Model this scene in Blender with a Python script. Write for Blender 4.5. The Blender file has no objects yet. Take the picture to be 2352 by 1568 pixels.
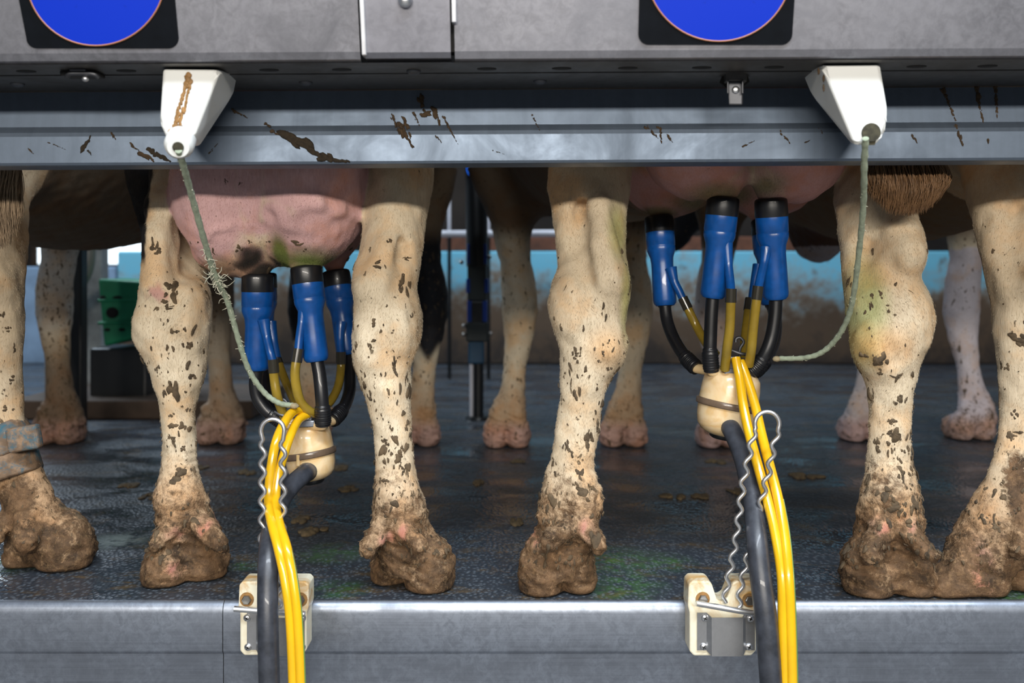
import bpy, bmesh, math, random
import numpy as np
import openvdb
from mathutils import Vector, Matrix

random.seed(7)
RNG = np.random.default_rng(7)
C = bpy.context.scene.collection
F, CX, HY, H, D0 = 2090.0, 1176.0, 620.0, 0.55, 1.55      # focal (px), optical centre x, horizon, camera height, camera distance


def at(px, py, d):
    """world point seen at photo pixel (px, py) at distance d from the lens plane"""
    return Vector(((px - CX) * d / F, d - D0, H + (HY - py) * d / F))


# ------------------------------------------------------------------ materials
def srgb(r, g, b):
    f = lambda c: (c / 255 / 12.92) if c / 255 <= .04045 else ((c / 255 + .055) / 1.055) ** 2.4
    return (f(r), f(g), f(b), 1.0)


class NT:
    def __init__(s, name):
        s.m = bpy.data.materials.new(name)
        s.m.use_nodes = True
        s.t = s.m.node_tree
        s.b = s.t.nodes['Principled BSDF']
        s.co = s.n('ShaderNodeTexCoord').outputs['Object']

    def n(s, kind, **kw):
        nd = s.t.nodes.new(kind)
        for k, v in kw.items():
            setattr(nd, k, v)
        return nd

    def put(s, sock, v):
        if isinstance(v, bpy.types.NodeSocket):
            s.t.links.new(v, sock)
        elif v is not None:
            sock.default_value = v

    def set(s, **kw):
        for k, v in kw.items():
            s.put(s.b.inputs[k.replace('_', ' ')], v)
        return s

    def map(s, scale=(1, 1, 1), rot=(0, 0, 0), co=None):
        m = s.n('ShaderNodeMapping')
        s.put(m.inputs['Vector'], co or s.co)
        m.inputs['Scale'].default_value = scale
        m.inputs['Rotation'].default_value = rot
        return m.outputs[0]

    def noise(s, scale=5, detail=4, rough=.55, dist=0, co=None):
        m = s.n('ShaderNodeTexNoise')
        s.put(m.inputs['Vector'], co or s.co)
        m.inputs['Scale'].default_value = scale
        m.inputs['Detail'].default_value = detail
        m.inputs['Roughness'].default_value = rough
        m.inputs['Distortion'].default_value = dist
        return m.outputs[0]

    def vor(s, scale=5, feature='F1', co=None, out=0):
        m = s.n('ShaderNodeTexVoronoi', feature=feature)
        s.put(m.inputs['Vector'], co or s.co)
        m.inputs['Scale'].default_value = scale
        return m.outputs[out]

    def rng(s, v, a, b, c=0., d=1.):
        m = s.n('ShaderNodeMapRange')
        s.put(m.inputs[0], v)
        for i, x in enumerate((a, b, c, d)):
            s.put(m.inputs[i + 1], x)
        return m.outputs[0]

    def mix(s, f, a, b, mode='MIX'):
        m = s.n('ShaderNodeMix', data_type='RGBA', blend_type=mode)
        s.put(m.inputs[0], f)
        s.put(m.inputs[6], a)
        s.put(m.inputs[7], b)
        return m.outputs[2]

    def math(s, op, a, b=None):
        m = s.n('ShaderNodeMath', operation=op)
        s.put(m.inputs[0], a)
        if b is not None:
            s.put(m.inputs[1], b)
        return m.outputs[0]

    def near(s, p, r0, r1):
        """1 inside radius r0 of point p (object space), 0 beyond r1"""
        m = s.n('ShaderNodeVectorMath', operation='DISTANCE')
        s.put(m.inputs[0], s.co)
        m.inputs[1].default_value = p
        return s.rng(m.outputs['Value'], r0, r1, 1., 0.)

    def sep(s, v):
        m = s.n('ShaderNodeSeparateXYZ')
        s.put(m.inputs[0], v)
        return m.outputs

    def bump(s, h, strength=.3, dist=.002, prev=None):
        m = s.n('ShaderNodeBump')
        s.put(m.inputs['Height'], h)
        m.inputs['Strength'].default_value = strength
        m.inputs['Distance'].default_value = dist
        if prev:
            s.put(m.inputs['Normal'], prev)
        s.put(s.b.inputs['Normal'], m.outputs[0])
        return m.outputs[0]

    def attr(s, name):
        return s.n('ShaderNodeAttribute', attribute_name=name)


def metal(name, col, rough, scuff=.35, streak=(2, 2, 60), dirt=.0, metallic=.9, sw=.35):
    n = NT(name)
    a = n.noise(9, 6, .65, .6)
    b = n.noise(1, 3, .6, co=n.map(streak))
    col2 = tuple(c * (1 - scuff) for c in col[:3]) + (1,)
    c = n.mix(n.rng(a, .35, .68), col, col2)
    f_ = n.noise(70, 5, .75, .5)
    c = n.mix(n.rng(f_, .4, .62, 0, .6), c, col2)
    c = n.mix(n.rng(b, .3, .7, 0, sw), c, tuple(min(1, x * 1.25) for x in col[:3]) + (1,))
    sm = n.noise(26, 5, .7, .3)
    c = n.mix(n.rng(sm, .66, .74, 0, .75 * dirt), c, srgb(96, 72, 44))
    n.set(Base_Color=c, Metallic=metallic, Roughness=n.rng(a, .3, .7, rough - .08, rough + .14))
    n.bump(b, .03, .001)
    return n.m


def plain(name, col, rough=.5, coat=0, metallic=0., var=.15, scale=14, bump=0, **kw):
    n = NT(name)
    a = n.noise(scale, 5, .6)
    c = n.mix(n.rng(a, .35, .7), col, tuple(x * (1 - var) for x in col[:3]) + (1,))
    n.set(Base_Color=c, Roughness=rough, Metallic=metallic, Coat_Weight=coat, **kw)
    if bump:
        n.bump(n.noise(scale * 12, 4), bump, .001)
    return n.m


M = {}
M['panel'] = metal('housing stainless', (.34, .34, .375, 1), .46, .62, (3, 3, 3), .14)
M['cover'] = metal('cover stainless', (.32, .32, .36, 1), .44, .35, (3, 3, 3), .05)
M['edge'] = metal('folded bright edge', (.92, .93, .97, 1), .42, .05)
M['under'] = metal('underside steel', (.16, .155, .15, 1), .5, .45, (6, 6, 6), .5)
M['beam'] = metal('galvanised beam', (.15, .19, .25, 1), .48, .16, (60, 2, 2), .05, .75)
M['kerb'] = metal('kerb steel', (.40, .445, .53, 1), .40, .55, (2, 2, 420), .10, .9, .2)
M['plate'] = metal('pressed plate steel', (.46, .47, .49, 1), .36, .4, (9, 9, 9), .1)
M['chrome'] = plain('chrome', (.84, .85, .87, 1), .36, metallic=1., var=.25)
M['bolt'] = plain('bolt steel', (.40, .38, .35, 1), .38, metallic=1., var=.4, scale=90)
M['dark'] = plain('dark hole', (.006, .006, .006, 1), .8)
M['gap'] = plain('dark recess', (.02, .018, .016, 1), .7)
M['latch'] = plain('latch steel', (.15, .155, .17, 1), .55, metallic=1., var=.3)
M['black_plate'] = plain('black label', (.003, .004, .006, 1), .6, var=.3, scale=40, Specular_IOR_Level=.08)
n = NT('blue disc')
c = n.mix(n.rng(n.noise(38, 5, .7), .62, .72, 0, .5), (.0, .022, .37, 1), (.0, .010, .16, 1))
n.set(Base_Color=c, Roughness=.5, Specular_IOR_Level=.2)
M['blue_disc'] = n.m
M['rim'] = plain('copper rim', (.34, .14, .07, 1), .5)
M['mud'] = plain('dried mud', (.075, .043, .018, 1), .85, var=.6, scale=160, bump=.8)
M['mud_dark'] = plain('dark mud', (.035, .022, .009, 1), .8, var=.6, scale=160, bump=.8)
n = NT('white plastic')
st = n.rng(n.noise(30, 5, .65, .8, n.map((1, 1, .25))), .66, .74, 0, .55)
n.set(Base_Color=n.mix(st, (.70, .71, .69, 1), (.25, .16, .07, 1)), Roughness=.42, Subsurface_Weight=.15, Subsurface_Radius=(.01, .01, .01), Subsurface_Scale=.5)
M['white'] = n.m
M['dung'] = plain('dung', (.15, .105, .05, 1), .85, var=.6, scale=110, bump=.8)
M['holedirt'] = plain('dirty hole', (.05, .045, .025, 1), .9, var=.7, scale=120)
M['stain'] = plain('rust stain', (.33, .17, .05, 1), .6, var=.55, scale=70)
n = NT('yellowed plastic')
st = n.rng(n.noise(20, 5, .65, .9), .42, .62, 0, .95)
z = n.sep(n.co)[2]
top = n.rng(z, .0, .045)
st = n.math('MULTIPLY', st, n.rng(top, 0, 1, .22, 1))
n.set(Base_Color=n.mix(st, (.74, .70, .55, 1), (.52, .27, .05, 1)), Roughness=.45)
M['yplastic'] = n.m
M['shell'] = plain('blue cup shell', (.003, .085, .36, 1), .32, .15, var=.3, scale=60)
M['rubber'] = plain('black rubber', (.010, .011, .014, 1), .36, .1, var=.4)
M['hose'] = plain('worn black hose', (.05, .056, .072, 1), .40, .1, var=.7, scale=26, bump=.1)
M['yellow'] = plain('yellow hose', (.78, .44, .008, 1), .22, .3, var=.22, scale=9, Subsurface_Weight=.15, Subsurface_Radius=(.02, .01, .002), Subsurface_Scale=.3)
M['stripe'] = plain('green stripe', (.12, .22, .06, 1), .3)
M['olive'] = plain('olive tube', (.42, .29, .035, 1), .2, .3, var=.3, scale=20, Transmission_Weight=.25, Subsurface_Weight=.2, Subsurface_Radius=(.01, .008, .002), Subsurface_Scale=.3)
M['sleeve'] = plain('dark clear sleeve', (.035, .032, .024, 1), .2, .3)
n = NT('claw plastic')
sw = n.rng(n.noise(22, 3, .5, 1.5), .35, .65)
n.set(Base_Color=n.mix(sw, (.82, .64, .40, 1), (.72, .48, .22, 1)), Roughness=.22, Coat_Weight=.3, Subsurface_Weight=.3, Subsurface_Radius=(.012, .008, .004), Subsurface_Scale=.6)
M['claw'] = n.m
M['band'] = plain('claw band', (.16, .11, .075, 1), .25, .3, var=.4, scale=30)
M['rope'] = plain('green grey rope', (.36, .42, .31, 1), .9, var=.4, scale=110, bump=.9)
M['fray'] = plain('frayed fibre', (.55, .54, .42, 1), .9)
M['rope_tan'] = plain('tan rope', (.40, .33, .20, 1), .9, var=.4, scale=110, bump=.9)
M['strap'] = None
n = NT('muddy strap')
st = n.rng(n.noise(34, 6, .75, .6), .47, .62, 0, .9)
n.set(Base_Color=n.mix(st, n.mix(n.rng(n.noise(60, 4), .4, .6), (.26, .17, .105, 1), (.14, .09, .055, 1)), (.02, .11, .16, 1)), Roughness=.8)
n.bump(n.noise(150, 5), .5, .002)
M['strap'] = n.m
M['green_crate'] = plain('green crate', (.01, .34, .15, 1), .5, var=.45, scale=9)
M['post'] = plain('dark post', (.010, .012, .014, 1), .35, var=.3)
M['joint'] = plain('grey joint', (.035, .045, .047, 1), .5)
M['post_blue'] = plain('blue clamp', (.004, .05, .35, 1), .4)
M['teal'] = plain('teal clamp', (.006, .06, .13, 1), .5)
M['cap_blue'] = plain('lit blue indicator', (.02, .16, .80, 1), .3, Emission_Color=(.01, .16, 1., 1), Emission_Strength=.9)
M['pipe'] = plain('pale pipe', (.62, .62, .68, 1), .5)
M['rust'] = plain('rust red rail', (.13, .045, .02, 1), .8, var=.6)
M['grey_pipe'] = plain('grey pipe', (.24, .24, .23, 1), .4)
M['whitewash'] = plain('whitewashed pillar', (.40, .44, .47, 1), .8, var=.65, scale=7)
M['bluepaint'] = plain('pale blue paint', (.22, .33, .48, 1), .7, var=.4, scale=7)
M['brown'] = plain('brown board', (.07, .045, .03, 1), .8, var=.4)
n = NT('daylight window')
n.set(Base_Color=(.8, .9, 1, 1), Emission_Color=(.80, .92, 1., 1), Emission_Strength=2.2)
M['window'] = n.m

# painted, muddied low wall
n = NT('blue dirty wall')
x, y, z = n.sep(n.co)
h = n.math('ADD', z, n.rng(n.noise(3.5, 5, .65), .2, .8, -.24, .24))
h = n.math('ADD', h, n.rng(n.noise(16, 5, .65), .2, .8, -.12, .12))
c = n.mix(n.rng(h, .30, .58), (.10, .062, .036, 1), (.30, .28, .24, 1))
c = n.mix(n.rng(h, .38, .60), c, (.13, .40, .54, 1))
c = n.mix(n.rng(h, .02, .2, .85, 0), c, (.03, .022, .018, 1))
sp = n.rng(n.noise(15, 4, .6), .6, .7, 0, .7)
c = n.mix(sp, c, (.10, .07, .045, 1))
n.set(Base_Color=c, Roughness=.8)
M['wall'] = n.m
M['dark_wall'] = plain('dark barn wall', (.035, .028, .024, 1), .9, var=.5, scale=2)
M['pit'] = plain('pit concrete', (.20, .20, .20, 1), .8, var=.3, scale=3)

# pebbled rubber floor, wet in places, with manure and algae stains
n = NT('rubber floor')
v = n.vor(135, co=n.map((1, .75, 1)))
big = n.noise(3.2, 5, .6, .4, n.map((1, 1.8, 1)))
med = n.noise(9, 6, .68, .5, n.map((1, 1.9, 1)))
fin = n.noise(60, 5, .7)
c = n.mix(n.rng(n.noise(2, 3), .3, .7), (.021, .031, .046, 1), (.040, .043, .048, 1))
c = n.mix(n.rng(med, .53, .66, 0, .75), c, (.075, .052, .028, 1))
c = n.mix(n.rng(n.math('MULTIPLY', n.rng(fin, .45, .6), n.rng(med, .52, .64)), 0, 1, 0, .7), c, (.11, .075, .035, 1))
g = None
for (px, py, r) in ((760, 1270, .07), (780, 1352, .05), (1420, 1290, .10), (1425, 1352, .07), (1440, 1340, .07), (1525, 1290, .06), (2340, 1370, .05), (20, 1290, .08), (560, 1300, .03)):
    d = .55 * F / (py - HY)
    w = n.near(at(px, py, d), r * .2, r * 1.2)
    g = w if g is None else n.math('MAXIMUM', g, w)
gn = n.math('MULTIPLY', g, n.rng(n.noise(38, 5, .65), .38, .62))
c = n.mix(n.rng(gn, 0, 1, 0, .75), c, (.045, .13, .025, 1))
c = n.mix(n.rng(v, .05, .5, .62, 0), c, (.16, .19, .225, 1))
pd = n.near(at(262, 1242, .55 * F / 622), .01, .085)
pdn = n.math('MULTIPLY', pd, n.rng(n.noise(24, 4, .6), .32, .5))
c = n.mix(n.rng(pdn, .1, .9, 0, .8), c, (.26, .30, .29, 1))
r = n.rng(big, .40, .58, .46, .12)
for (px, py, rad) in ((1015, 1010, .10), (1090, 1085, .07), (1835, 1068, .09), (1620, 950, .16), (1850, 1230, .14), (1890, 1330, .10), (40, 1330, .08), (560, 900, .14)):
    q = n.math('MULTIPLY', n.near(at(px, py, .55 * F / (py - HY)), rad * .55, rad), n.rng(n.noise(11, 3, .5), .38, .46))
    mx = n.n('ShaderNodeMix', data_type='FLOAT')
    n.put(mx.inputs[0], q)
    n.put(mx.inputs[2], r)
    mx.inputs[3].default_value = .05
    r = mx.outputs[0]
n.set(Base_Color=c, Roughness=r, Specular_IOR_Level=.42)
wet = n.rng(n.math('MULTIPLY', n.rng(big, .45, .62, 1, .15), 1), 0, 1, 0, 1)
n.bump(n.math('MULTIPLY', v, wet), .55, .0035)
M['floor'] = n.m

# coat of the cows: pigment from a point attribute, flecks of mud and short hair from noise
n = NT('cow coat')
col = n.attr('Col').outputs['Color']
fl = n.attr('fleck').outputs['Fac']
cake = n.attr('cake').outputs['Fac']
hair = n.noise(1, 4, .6, .8, n.map((320, 320, 55)))
hair2 = n.noise(1, 3, .6, 1.2, n.map((150, 150, 28), (.12, .1, 0)))
c = n.mix(n.rng(hair, .3, .7, 0, .42), col, n.mix(1., col, (.62, .55, .46, 1), 'MULTIPLY'))
c = n.mix(n.rng(n.noise(12, 4, .6), .46, .64, 0, .75), c, n.mix(1., col, (.92, .70, .50, 1), 'MULTIPLY'))
f1 = n.noise(1, 3, .55, .5, n.map((75, 75, 42)))
f2 = n.noise(1, 3, .6, .4, n.map((170, 170, 110)))
t = n.rng(fl, 0, 1, .80, .50)
w1 = n.rng(n.math('SUBTRACT', f1, t), 0, .025)
t2 = n.rng(fl, 0, 1, .82, .53)
w2 = n.rng(n.math('SUBTRACT', f2, t2), 0, .03)
w = n.math('MAXIMUM', w1, w2)
c = n.mix(n.math('MULTIPLY', w, .88), c, (.075, .048, .022, 1))
k1 = n.noise(32, 6, .7, .4)
k2 = n.noise(110, 5, .7)
cm = n.mix(n.rng(n.noise(21, 6, .7, .4), .38, .62), (.17, .096, .048, 1), (.038, .022, .011, 1))
cm = n.mix(n.rng(k2, .52, .72, 0, .45), cm, (.33, .20, .095, 1))
cw = n.rng(n.math('ADD', n.math('ADD', cake, n.rng(k1, .3, .7, -.32, .32)), n.rng(n.noise(95, 4, .7), .3, .7, -.22, .22)), .34, .72)
c = n.mix(cw, c, cm)
n.set(Base_Color=c, Roughness=.72, Specular_IOR_Level=.3)
hb = n.math('ADD', hair, hair2)
b = n.bump(hb, .30, .0022)
b = n.bump(n.math('MULTIPLY', k2, cw), .7, .004, b)
n.bump(w, .4, .0015, b)
M['coat'] = n.m
n = NT('coat hairs')
n.set(Base_Color=n.attr('Col').outputs['Color'], Roughness=.6, Specular_IOR_Level=.3)
M['hair'] = n.m

# ------------------------------------------------------------------ mesh helpers
class MB:
    """collects shapes, builds ONE mesh object"""
    def __init__(s):
        s.v, s.f, s.flat = [], [], []

    def add(s, vs, fs, flat=False):
        o = len(s.v)
        s.v += [tuple(v) for v in vs]
        s.f += [tuple(i + o for i in f) for f in fs]
        s.flat += [flat] * len(fs)
        return s

    def bm(s, bm, flat=True):
        bm.verts.ensure_lookup_table()
        bm.verts.index_update()
        s.add([v.co[:] for v in bm.verts], [[v.index for v in f.verts] for f in bm.faces], flat)
        bm.free()
        return s

    def box(s, c, size, rot=(0, 0, 0), bev=.003, seg=2):
        bm = bmesh.new()
        bmesh.ops.create_cube(bm, size=1)
        bmesh.ops.scale(bm, vec=size, verts=bm.verts)
        if bev:
            bmesh.ops.bevel(bm, geom=bm.edges[:], offset=bev, segments=seg, affect='EDGES', profile=.5)
        R = Matrix.LocRotScale(Vector(c), __import__('mathutils').Euler(rot), None)
        bmesh.ops.transform(bm, matrix=R, verts=bm.verts)
        return s.bm(bm)

    def hull(s, pts, bev=.003, seg=2):
        bm = bmesh.new()
        for p in pts:
            bm.verts.new(p)
        bmesh.ops.convex_hull(bm, input=bm.verts)
        bmesh.ops.dissolve_limit(bm, angle_limit=.02, verts=bm.verts, edges=bm.edges)
        if bev:
            bmesh.ops.bevel(bm, geom=bm.edges[:], offset=bev, segments=seg, affect='EDGES', profile=.5)
        return s.bm(bm)

    def prism(s, poly, vec, bev=0, seg=2):
        bm = bmesh.new()
        f = bm.faces.new([bm.verts.new(p) for p in poly])
        r = bmesh.ops.extrude_face_region(bm, geom=[f])
        bmesh.ops.translate(bm, vec=vec, verts=[g for g in r['geom'] if isinstance(g, bmesh.types.BMVert)])
        bmesh.ops.recalc_face_normals(bm, faces=bm.faces)
        if bev:
            bmesh.ops.bevel(bm, geom=bm.edges[:], offset=bev, segments=seg, affect='EDGES', profile=.5)
        return s.bm(bm)

    def tube(s, pts, r, n=14, sub=8, rf=None, cap=True, straight=False):
        P = [Vector(p) for p in pts]
        Rr = list(r) if hasattr(r, '__len__') else [r] * len(P)
        Q, T = [], []
        if straight:
            Q, T = P, Rr
        else:
            for i in range(len(P) - 1):
                p0, p1, p2, p3 = P[max(i - 1, 0)], P[i], P[i + 1], P[min(i + 2, len(P) - 1)]
                for k in range(sub):
                    u = k / sub
                    Q.append(.5 * ((2 * p1) + (p2 - p0) * u + (2 * p0 - 5 * p1 + 4 * p2 - p3) * u * u + (3 * p1 - p0 - 3 * p2 + p3) * u ** 3))
                    T.append(Rr[i] * (1 - u) + Rr[i + 1] * u)
            Q.append(P[-1])
            T.append(Rr[-1])
        N = len(Q)
        s.path = Q
        vs, fs = [], []
        prev = None
        for i in range(N):
            t = (Q[min(i + 1, N - 1)] - Q[max(i - 1, 0)]).normalized()
            if prev is None:
                a = Vector((0, 1, 0)) if abs(t.y) < .9 else Vector((1, 0, 0))
            else:
                a = prev
            a = (a - t * a.dot(t)).normalized()
            prev = a
            b = t.cross(a)
            rr = T[i] * (rf(i / (N - 1)) if rf else 1)
            for k in range(n):
                w = 2 * math.pi * k / n
                vs.append(Q[i] + (a * math.cos(w) + b * math.sin(w)) * rr)
        for i in range(N - 1):
            for k in range(n):
                fs.append((i * n + k, i * n + (k + 1) % n, (i + 1) * n + (k + 1) % n, (i + 1) * n + k))
        s.add(vs, fs)
        if cap:
            s.add(vs[:n], [tuple(range(n))[::-1]], True)
            s.add(vs[-n:], [tuple(range(n))], True)
        return s

    def lathe(s, a, b, prof, n=28, ex=1.0):
        """prof = [(t, radius)] along the axis a->b"""
        a, b = Vector(a), Vector(b)
        ax = b - a
        t = ax.normalized()
        u = (Vector((0, 1, 0)) - t * t.y)
        u = u.normalized() if u.length > .1 else Vector((1, 0, 0))
        w = t.cross(u)
        vs, fs = [], []
        for (h, r) in prof:
            for k in range(n):
                q = 2 * math.pi * k / n
                vs.append(a + ax * h + (u * math.cos(q) * ex + w * math.sin(q)) * r)
        m = len(prof)
        for i in range(m - 1):
            for k in range(n):
                fs.append((i * n + k, i * n + (k + 1) % n, (i + 1) * n + (k + 1) % n, (i + 1) * n + k))
        s.add(vs, fs)
        s.add(vs[:n], [tuple(range(n))[::-1]], True)
        s.add(vs[-n:], [tuple(range(n))], True)
        return s

    def ell(s, c, r, n=14, m=10, jit=0, rot=None):
        vs, fs = [], []
        c = Vector(c)
        for i in range(m + 1):
            th = math.pi * i / m
            for k in range(n):
                ph = 2 * math.pi * k / n
                v = Vector((math.sin(th) * math.cos(ph) * r[0], math.sin(th) * math.sin(ph) * r[1], math.cos(th) * r[2]))
                if jit:
                    v *= 1 + random.uniform(-jit, jit)
                if rot:
                    v = rot @ v
                vs.append(c + v)
        for i in range(m):
            for k in range(n):
                fs.append((i * n + k, (i + 1) * n + k, (i + 1) * n + (k + 1) % n, i * n + (k + 1) % n))
        return s.add(vs, fs)

    def sweep(s, prof, x0, x1, nx=1, zf=None):
        """extrude an open (y, z) profile along x"""
        xs = [x0 + (x1 - x0) * i / nx for i in range(nx + 1)]
        vs = [(x, y, z + (zf(x) if zf else 0)) for x in xs for (y, z) in prof]
        m = len(prof)
        fs = [(i * m + k, i * m + k + 1, (i + 1) * m + k + 1, (i + 1) * m + k) for i in range(nx) for k in range(m - 1)]
        return s.add(vs, fs, True)

    def build(s, name, mat, parent=None, loc=None, smooth=True):
        me = bpy.data.meshes.new(name)
        base = Vector((0, 0, 0))
        p = parent
        while p is not None:
            base += p.location
            p = p.parent
        o = bpy.data.objects.new(name, me)
        if loc is not None:
            o.location = Vector(loc) - base
        off = base + o.location
        me.from_pydata([(v[0] - off.x, v[1] - off.y, v[2] - off.z) for v in s.v], [], s.f)
        me.polygons.foreach_set('use_smooth', [smooth and not fl for fl in s.flat])
        me.update()
        me.materials.append(mat)
        C.objects.link(o)
        if parent is not None:
            o.parent = parent
        return o


def tag(o, label=None, cat=None, group=None, kind=None):
    if label:
        o['label'] = label
    if cat:
        o['category'] = cat
    if group:
        o['group'] = group
    if kind:
        o['kind'] = kind
    return o


def thing(name, loc, label, cat, group=None, kind=None):
    o = bpy.data.objects.new(name, None)
    o.empty_display_size = .05
    o.location = loc
    C.objects.link(o)
    return tag(o, label, cat, group, kind)


# ------------------------------------------------------------------ setting
FLOOR_Y = -.0375
m = MB()
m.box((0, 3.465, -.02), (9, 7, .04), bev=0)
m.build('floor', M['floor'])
tag(bpy.data.objects['floor'], 'dark wet pebbled rubber floor the cows stand on', 'floor', kind='structure')
o = MB().box((1.2, 3.83, .33), (7.0, .16, .66), bev=.01).build('wall_back', M['wall'])
tag(o, 'low turquoise painted wall with brown mud splashes behind the cows', 'wall', kind='structure')
o = MB().box((0, 6.9, 1.6), (9, .1, 3.3), bev=0).build('wall_far', M['dark_wall'])
tag(o, 'dark far wall of the barn above the turquoise wall', 'wall', kind='structure')
o = MB().box((0, -3.0, -.95), (9, 5.8, .04), bev=0).build('floor_pit', M['pit'])
tag(o, 'concrete floor of the milking pit below the kerb', 'floor', kind='structure')
w0, w1 = at(60, 535, 8.2), at(345, 612, 8.2)
win = MB().box(((w0.x + w1.x) / 2, 6.82, (w0.z + w1.z) / 2), (w1.x - w0.x, .03, w0.z - w1.z), bev=.003).build('window_1', M['window'])
tag(win, 'bright daylight opening low in the far wall behind the left cows', 'window', kind='structure')
fr = MB()
for sx in (w0.x, w1.x):
    fr.box((sx, 6.81, (w0.z + w1.z) / 2), (.05, .05, w0.z - w1.z + .05), bev=.004)
for sz in (w0.z, w1.z):
    fr.box(((w0.x + w1.x) / 2, 6.81, sz), (w1.x - w0.x, .05, .05), bev=.004)
fr.build('window_frame', M['brown'], win)

# ------------------------------------------------------------------ steel housing across the top
ROLL = .0055
def roll(p):
    p = Vector(p)
    p.z += p.x * ROLL
    return p
def zr(x):
    return x * ROLL
LEAN = .30
def on_panel(px, py, lift=0.):
    d = (1.2 + LEAN * .276) / (1 + LEAN * (HY - py) / F)
    p = at(px, py, d)
    return p + Vector((0, -1, -LEAN)).normalized() * lift
PZ0, PZ1 = .826, 1.16
def py_of(z):
    return (1.2 - LEAN * (z - .826)) - D0
hous = thing('steel_housing', (0, -.3, PZ0), 'long brushed steel housing spanning the frame above the beam', 'machine housing')
xl, xr = at(828, 140, 1.2).x, at(1045, 140, 1.2).x
def panel(x0, x1, name, drop=0):
    b = MB()
    pr = [(py_of(PZ1), PZ1), (py_of(PZ0 + .012), PZ0 + .012 + drop), (py_of(PZ0 + .004) + .002, PZ0 + .003 + drop), (py_of(PZ0) + .008, PZ0 + drop), (py_of(PZ0) + .02, PZ0 + drop)]
    b.sweep(pr, x0, x1, 1, zr)
    return b.build(name, M['panel'], hous, smooth=False)
panel(-1.3, xl, 'front_panel')
panel(xr, 1.3, 'front_panel')
b = MB()
c0, c1 = at(840, 135, 1.2).x, at(1036, 135, 1.2).x
pr = [(py_of(PZ1) - .004, PZ1), (py_of(PZ0 + .012) - .004, PZ0 + .010), (py_of(PZ0) - .002, PZ0 + .0035), (py_of(PZ0) + .02, PZ0 + .003)]
b.sweep(pr, c0, c1, 1, zr)
cov = b.build('access_cover', M['cover'], hous, smooth=False)
b = MB()
for x in (c0, at(1045, 60, 1.19).x):
    b.hull([roll((x + dx, py_of(z) + dy, z)) for z in (PZ0 + (.006 if x == c0 else .045), PZ1) for dx in (-.0035, .0025) for dy in (-.009, .01)], .001)
b.build('folded_edge', M['edge'], cov)
b = MB().ell(on_panel(932, 0, .008), (.0095, .008, .0095))
b.build('cover_bolt', M['chrome'], cov)
b = MB().box((0, -.19, .97), (2.6, .04, .24), bev=.002)
for x in (xl - .004, xr + .002):
    b.box((x, -.328, .94), (.022, .02, .20), bev=.001)
b.build('inner_frame', M['gap'], hous)
# underside plate with slots and bolt heads
b = MB()
b.sweep([(-.345, PZ0 - .0005), (-.282, PZ0 - .0005), (-.282, PZ0 + .008), (-.2765, PZ0 + .008), (-.2765, PZ0 - .001), (-.14, PZ0 - .001)], -1.3, 1.3, 1, zr)
und = b.build('underside_plate', M['under'], hous, smooth=False)
for px, py in ((290, 164), (618, 162), (785, 162), (1118, 161), (1290, 160), (1442, 157), (1612, 157), (1778, 156), (2105, 153), (2268, 152), (60, 166)):
    p = at(px, py, 1.245)
    p.z = PZ0 - .0012 + p.x * ROLL
    MB().lathe(p, p + Vector((0, 0, .004)), [(0, .0135), (1, .0135)], 18, .55).build('slot', M['dark'], und)
for px, py in ((950, 166), (702, 186), (1240, 185), (40, 188), (1880, 184)):
    d = 1.255 if py < 175 else 1.325
    p = at(px, py, d)
    p.z = PZ0 - .001 + p.x * ROLL
    MB().ell(p, (.010, .010, .005)).build('rivet_head', M['latch'], und)

# round blue plates on the panels
def blue_plate(x0l, x0r, ybot, xbl, xbr, ccx, ccy, R, label):
    t = thing('control_plate', on_panel((x0l + x0r) / 2, ybot), label, 'control plate', 'round blue control plates')
    rr = 24
    rows = [(-250, x0l - (xbl - x0l) * 2.0, x0r + (x0r - xbr) * 2.0), (0, x0l, x0r)]
    poly = [on_panel(rows[0][1], -250, .0005), on_panel(x0l, 0, .0005)]
    for k in range(7):
        a = math.pi * k / 12
        poly.append(on_panel(xbl + rr - rr * math.cos(a), ybot - rr + rr * math.sin(a), .0005))
    for k in range(7):
        a = math.pi * k / 12
        poly.append(on_panel(xbr - rr + rr * math.sin(a), ybot - rr + rr * math.cos(a), .0005))
    poly += [on_panel(x0r, 0, .0005), on_panel(rows[0][2], -250, .0005)]
    nrm = Vector((0, -1, -LEAN)).normalized()
    MB().prism(poly, nrm * .0015).build('backing_plate', M['black_plate'], t)
    disc = [on_panel(ccx + R * math.cos(a), ccy + R * math.sin(a), .002) for a in [2 * math.pi * k / 72 for k in range(72)]]
    MB().prism(disc, nrm * .0012).build('blue_disc', M['blue_disc'], t)
    ring = [on_panel(ccx + (R + 1.5) * math.cos(a), ccy + (R + 1.5) * math.sin(a), .0026) for a in [2 * math.pi * k / 72 for k in range(73)]]
    MB().tube(ring, .0012, 6, straight=True, cap=False).build('copper_rim', M['rim'], t)
blue_plate(45, 403, 111, 62, 411, 222, -55, 158, 'black plate with a blue disc on the panel left of the narrow cover')
blue_plate(1468, 1824, 102, 1466, 1819, 1650, -73, 166, 'black plate with a blue disc on the panel above the hanging latch')

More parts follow.
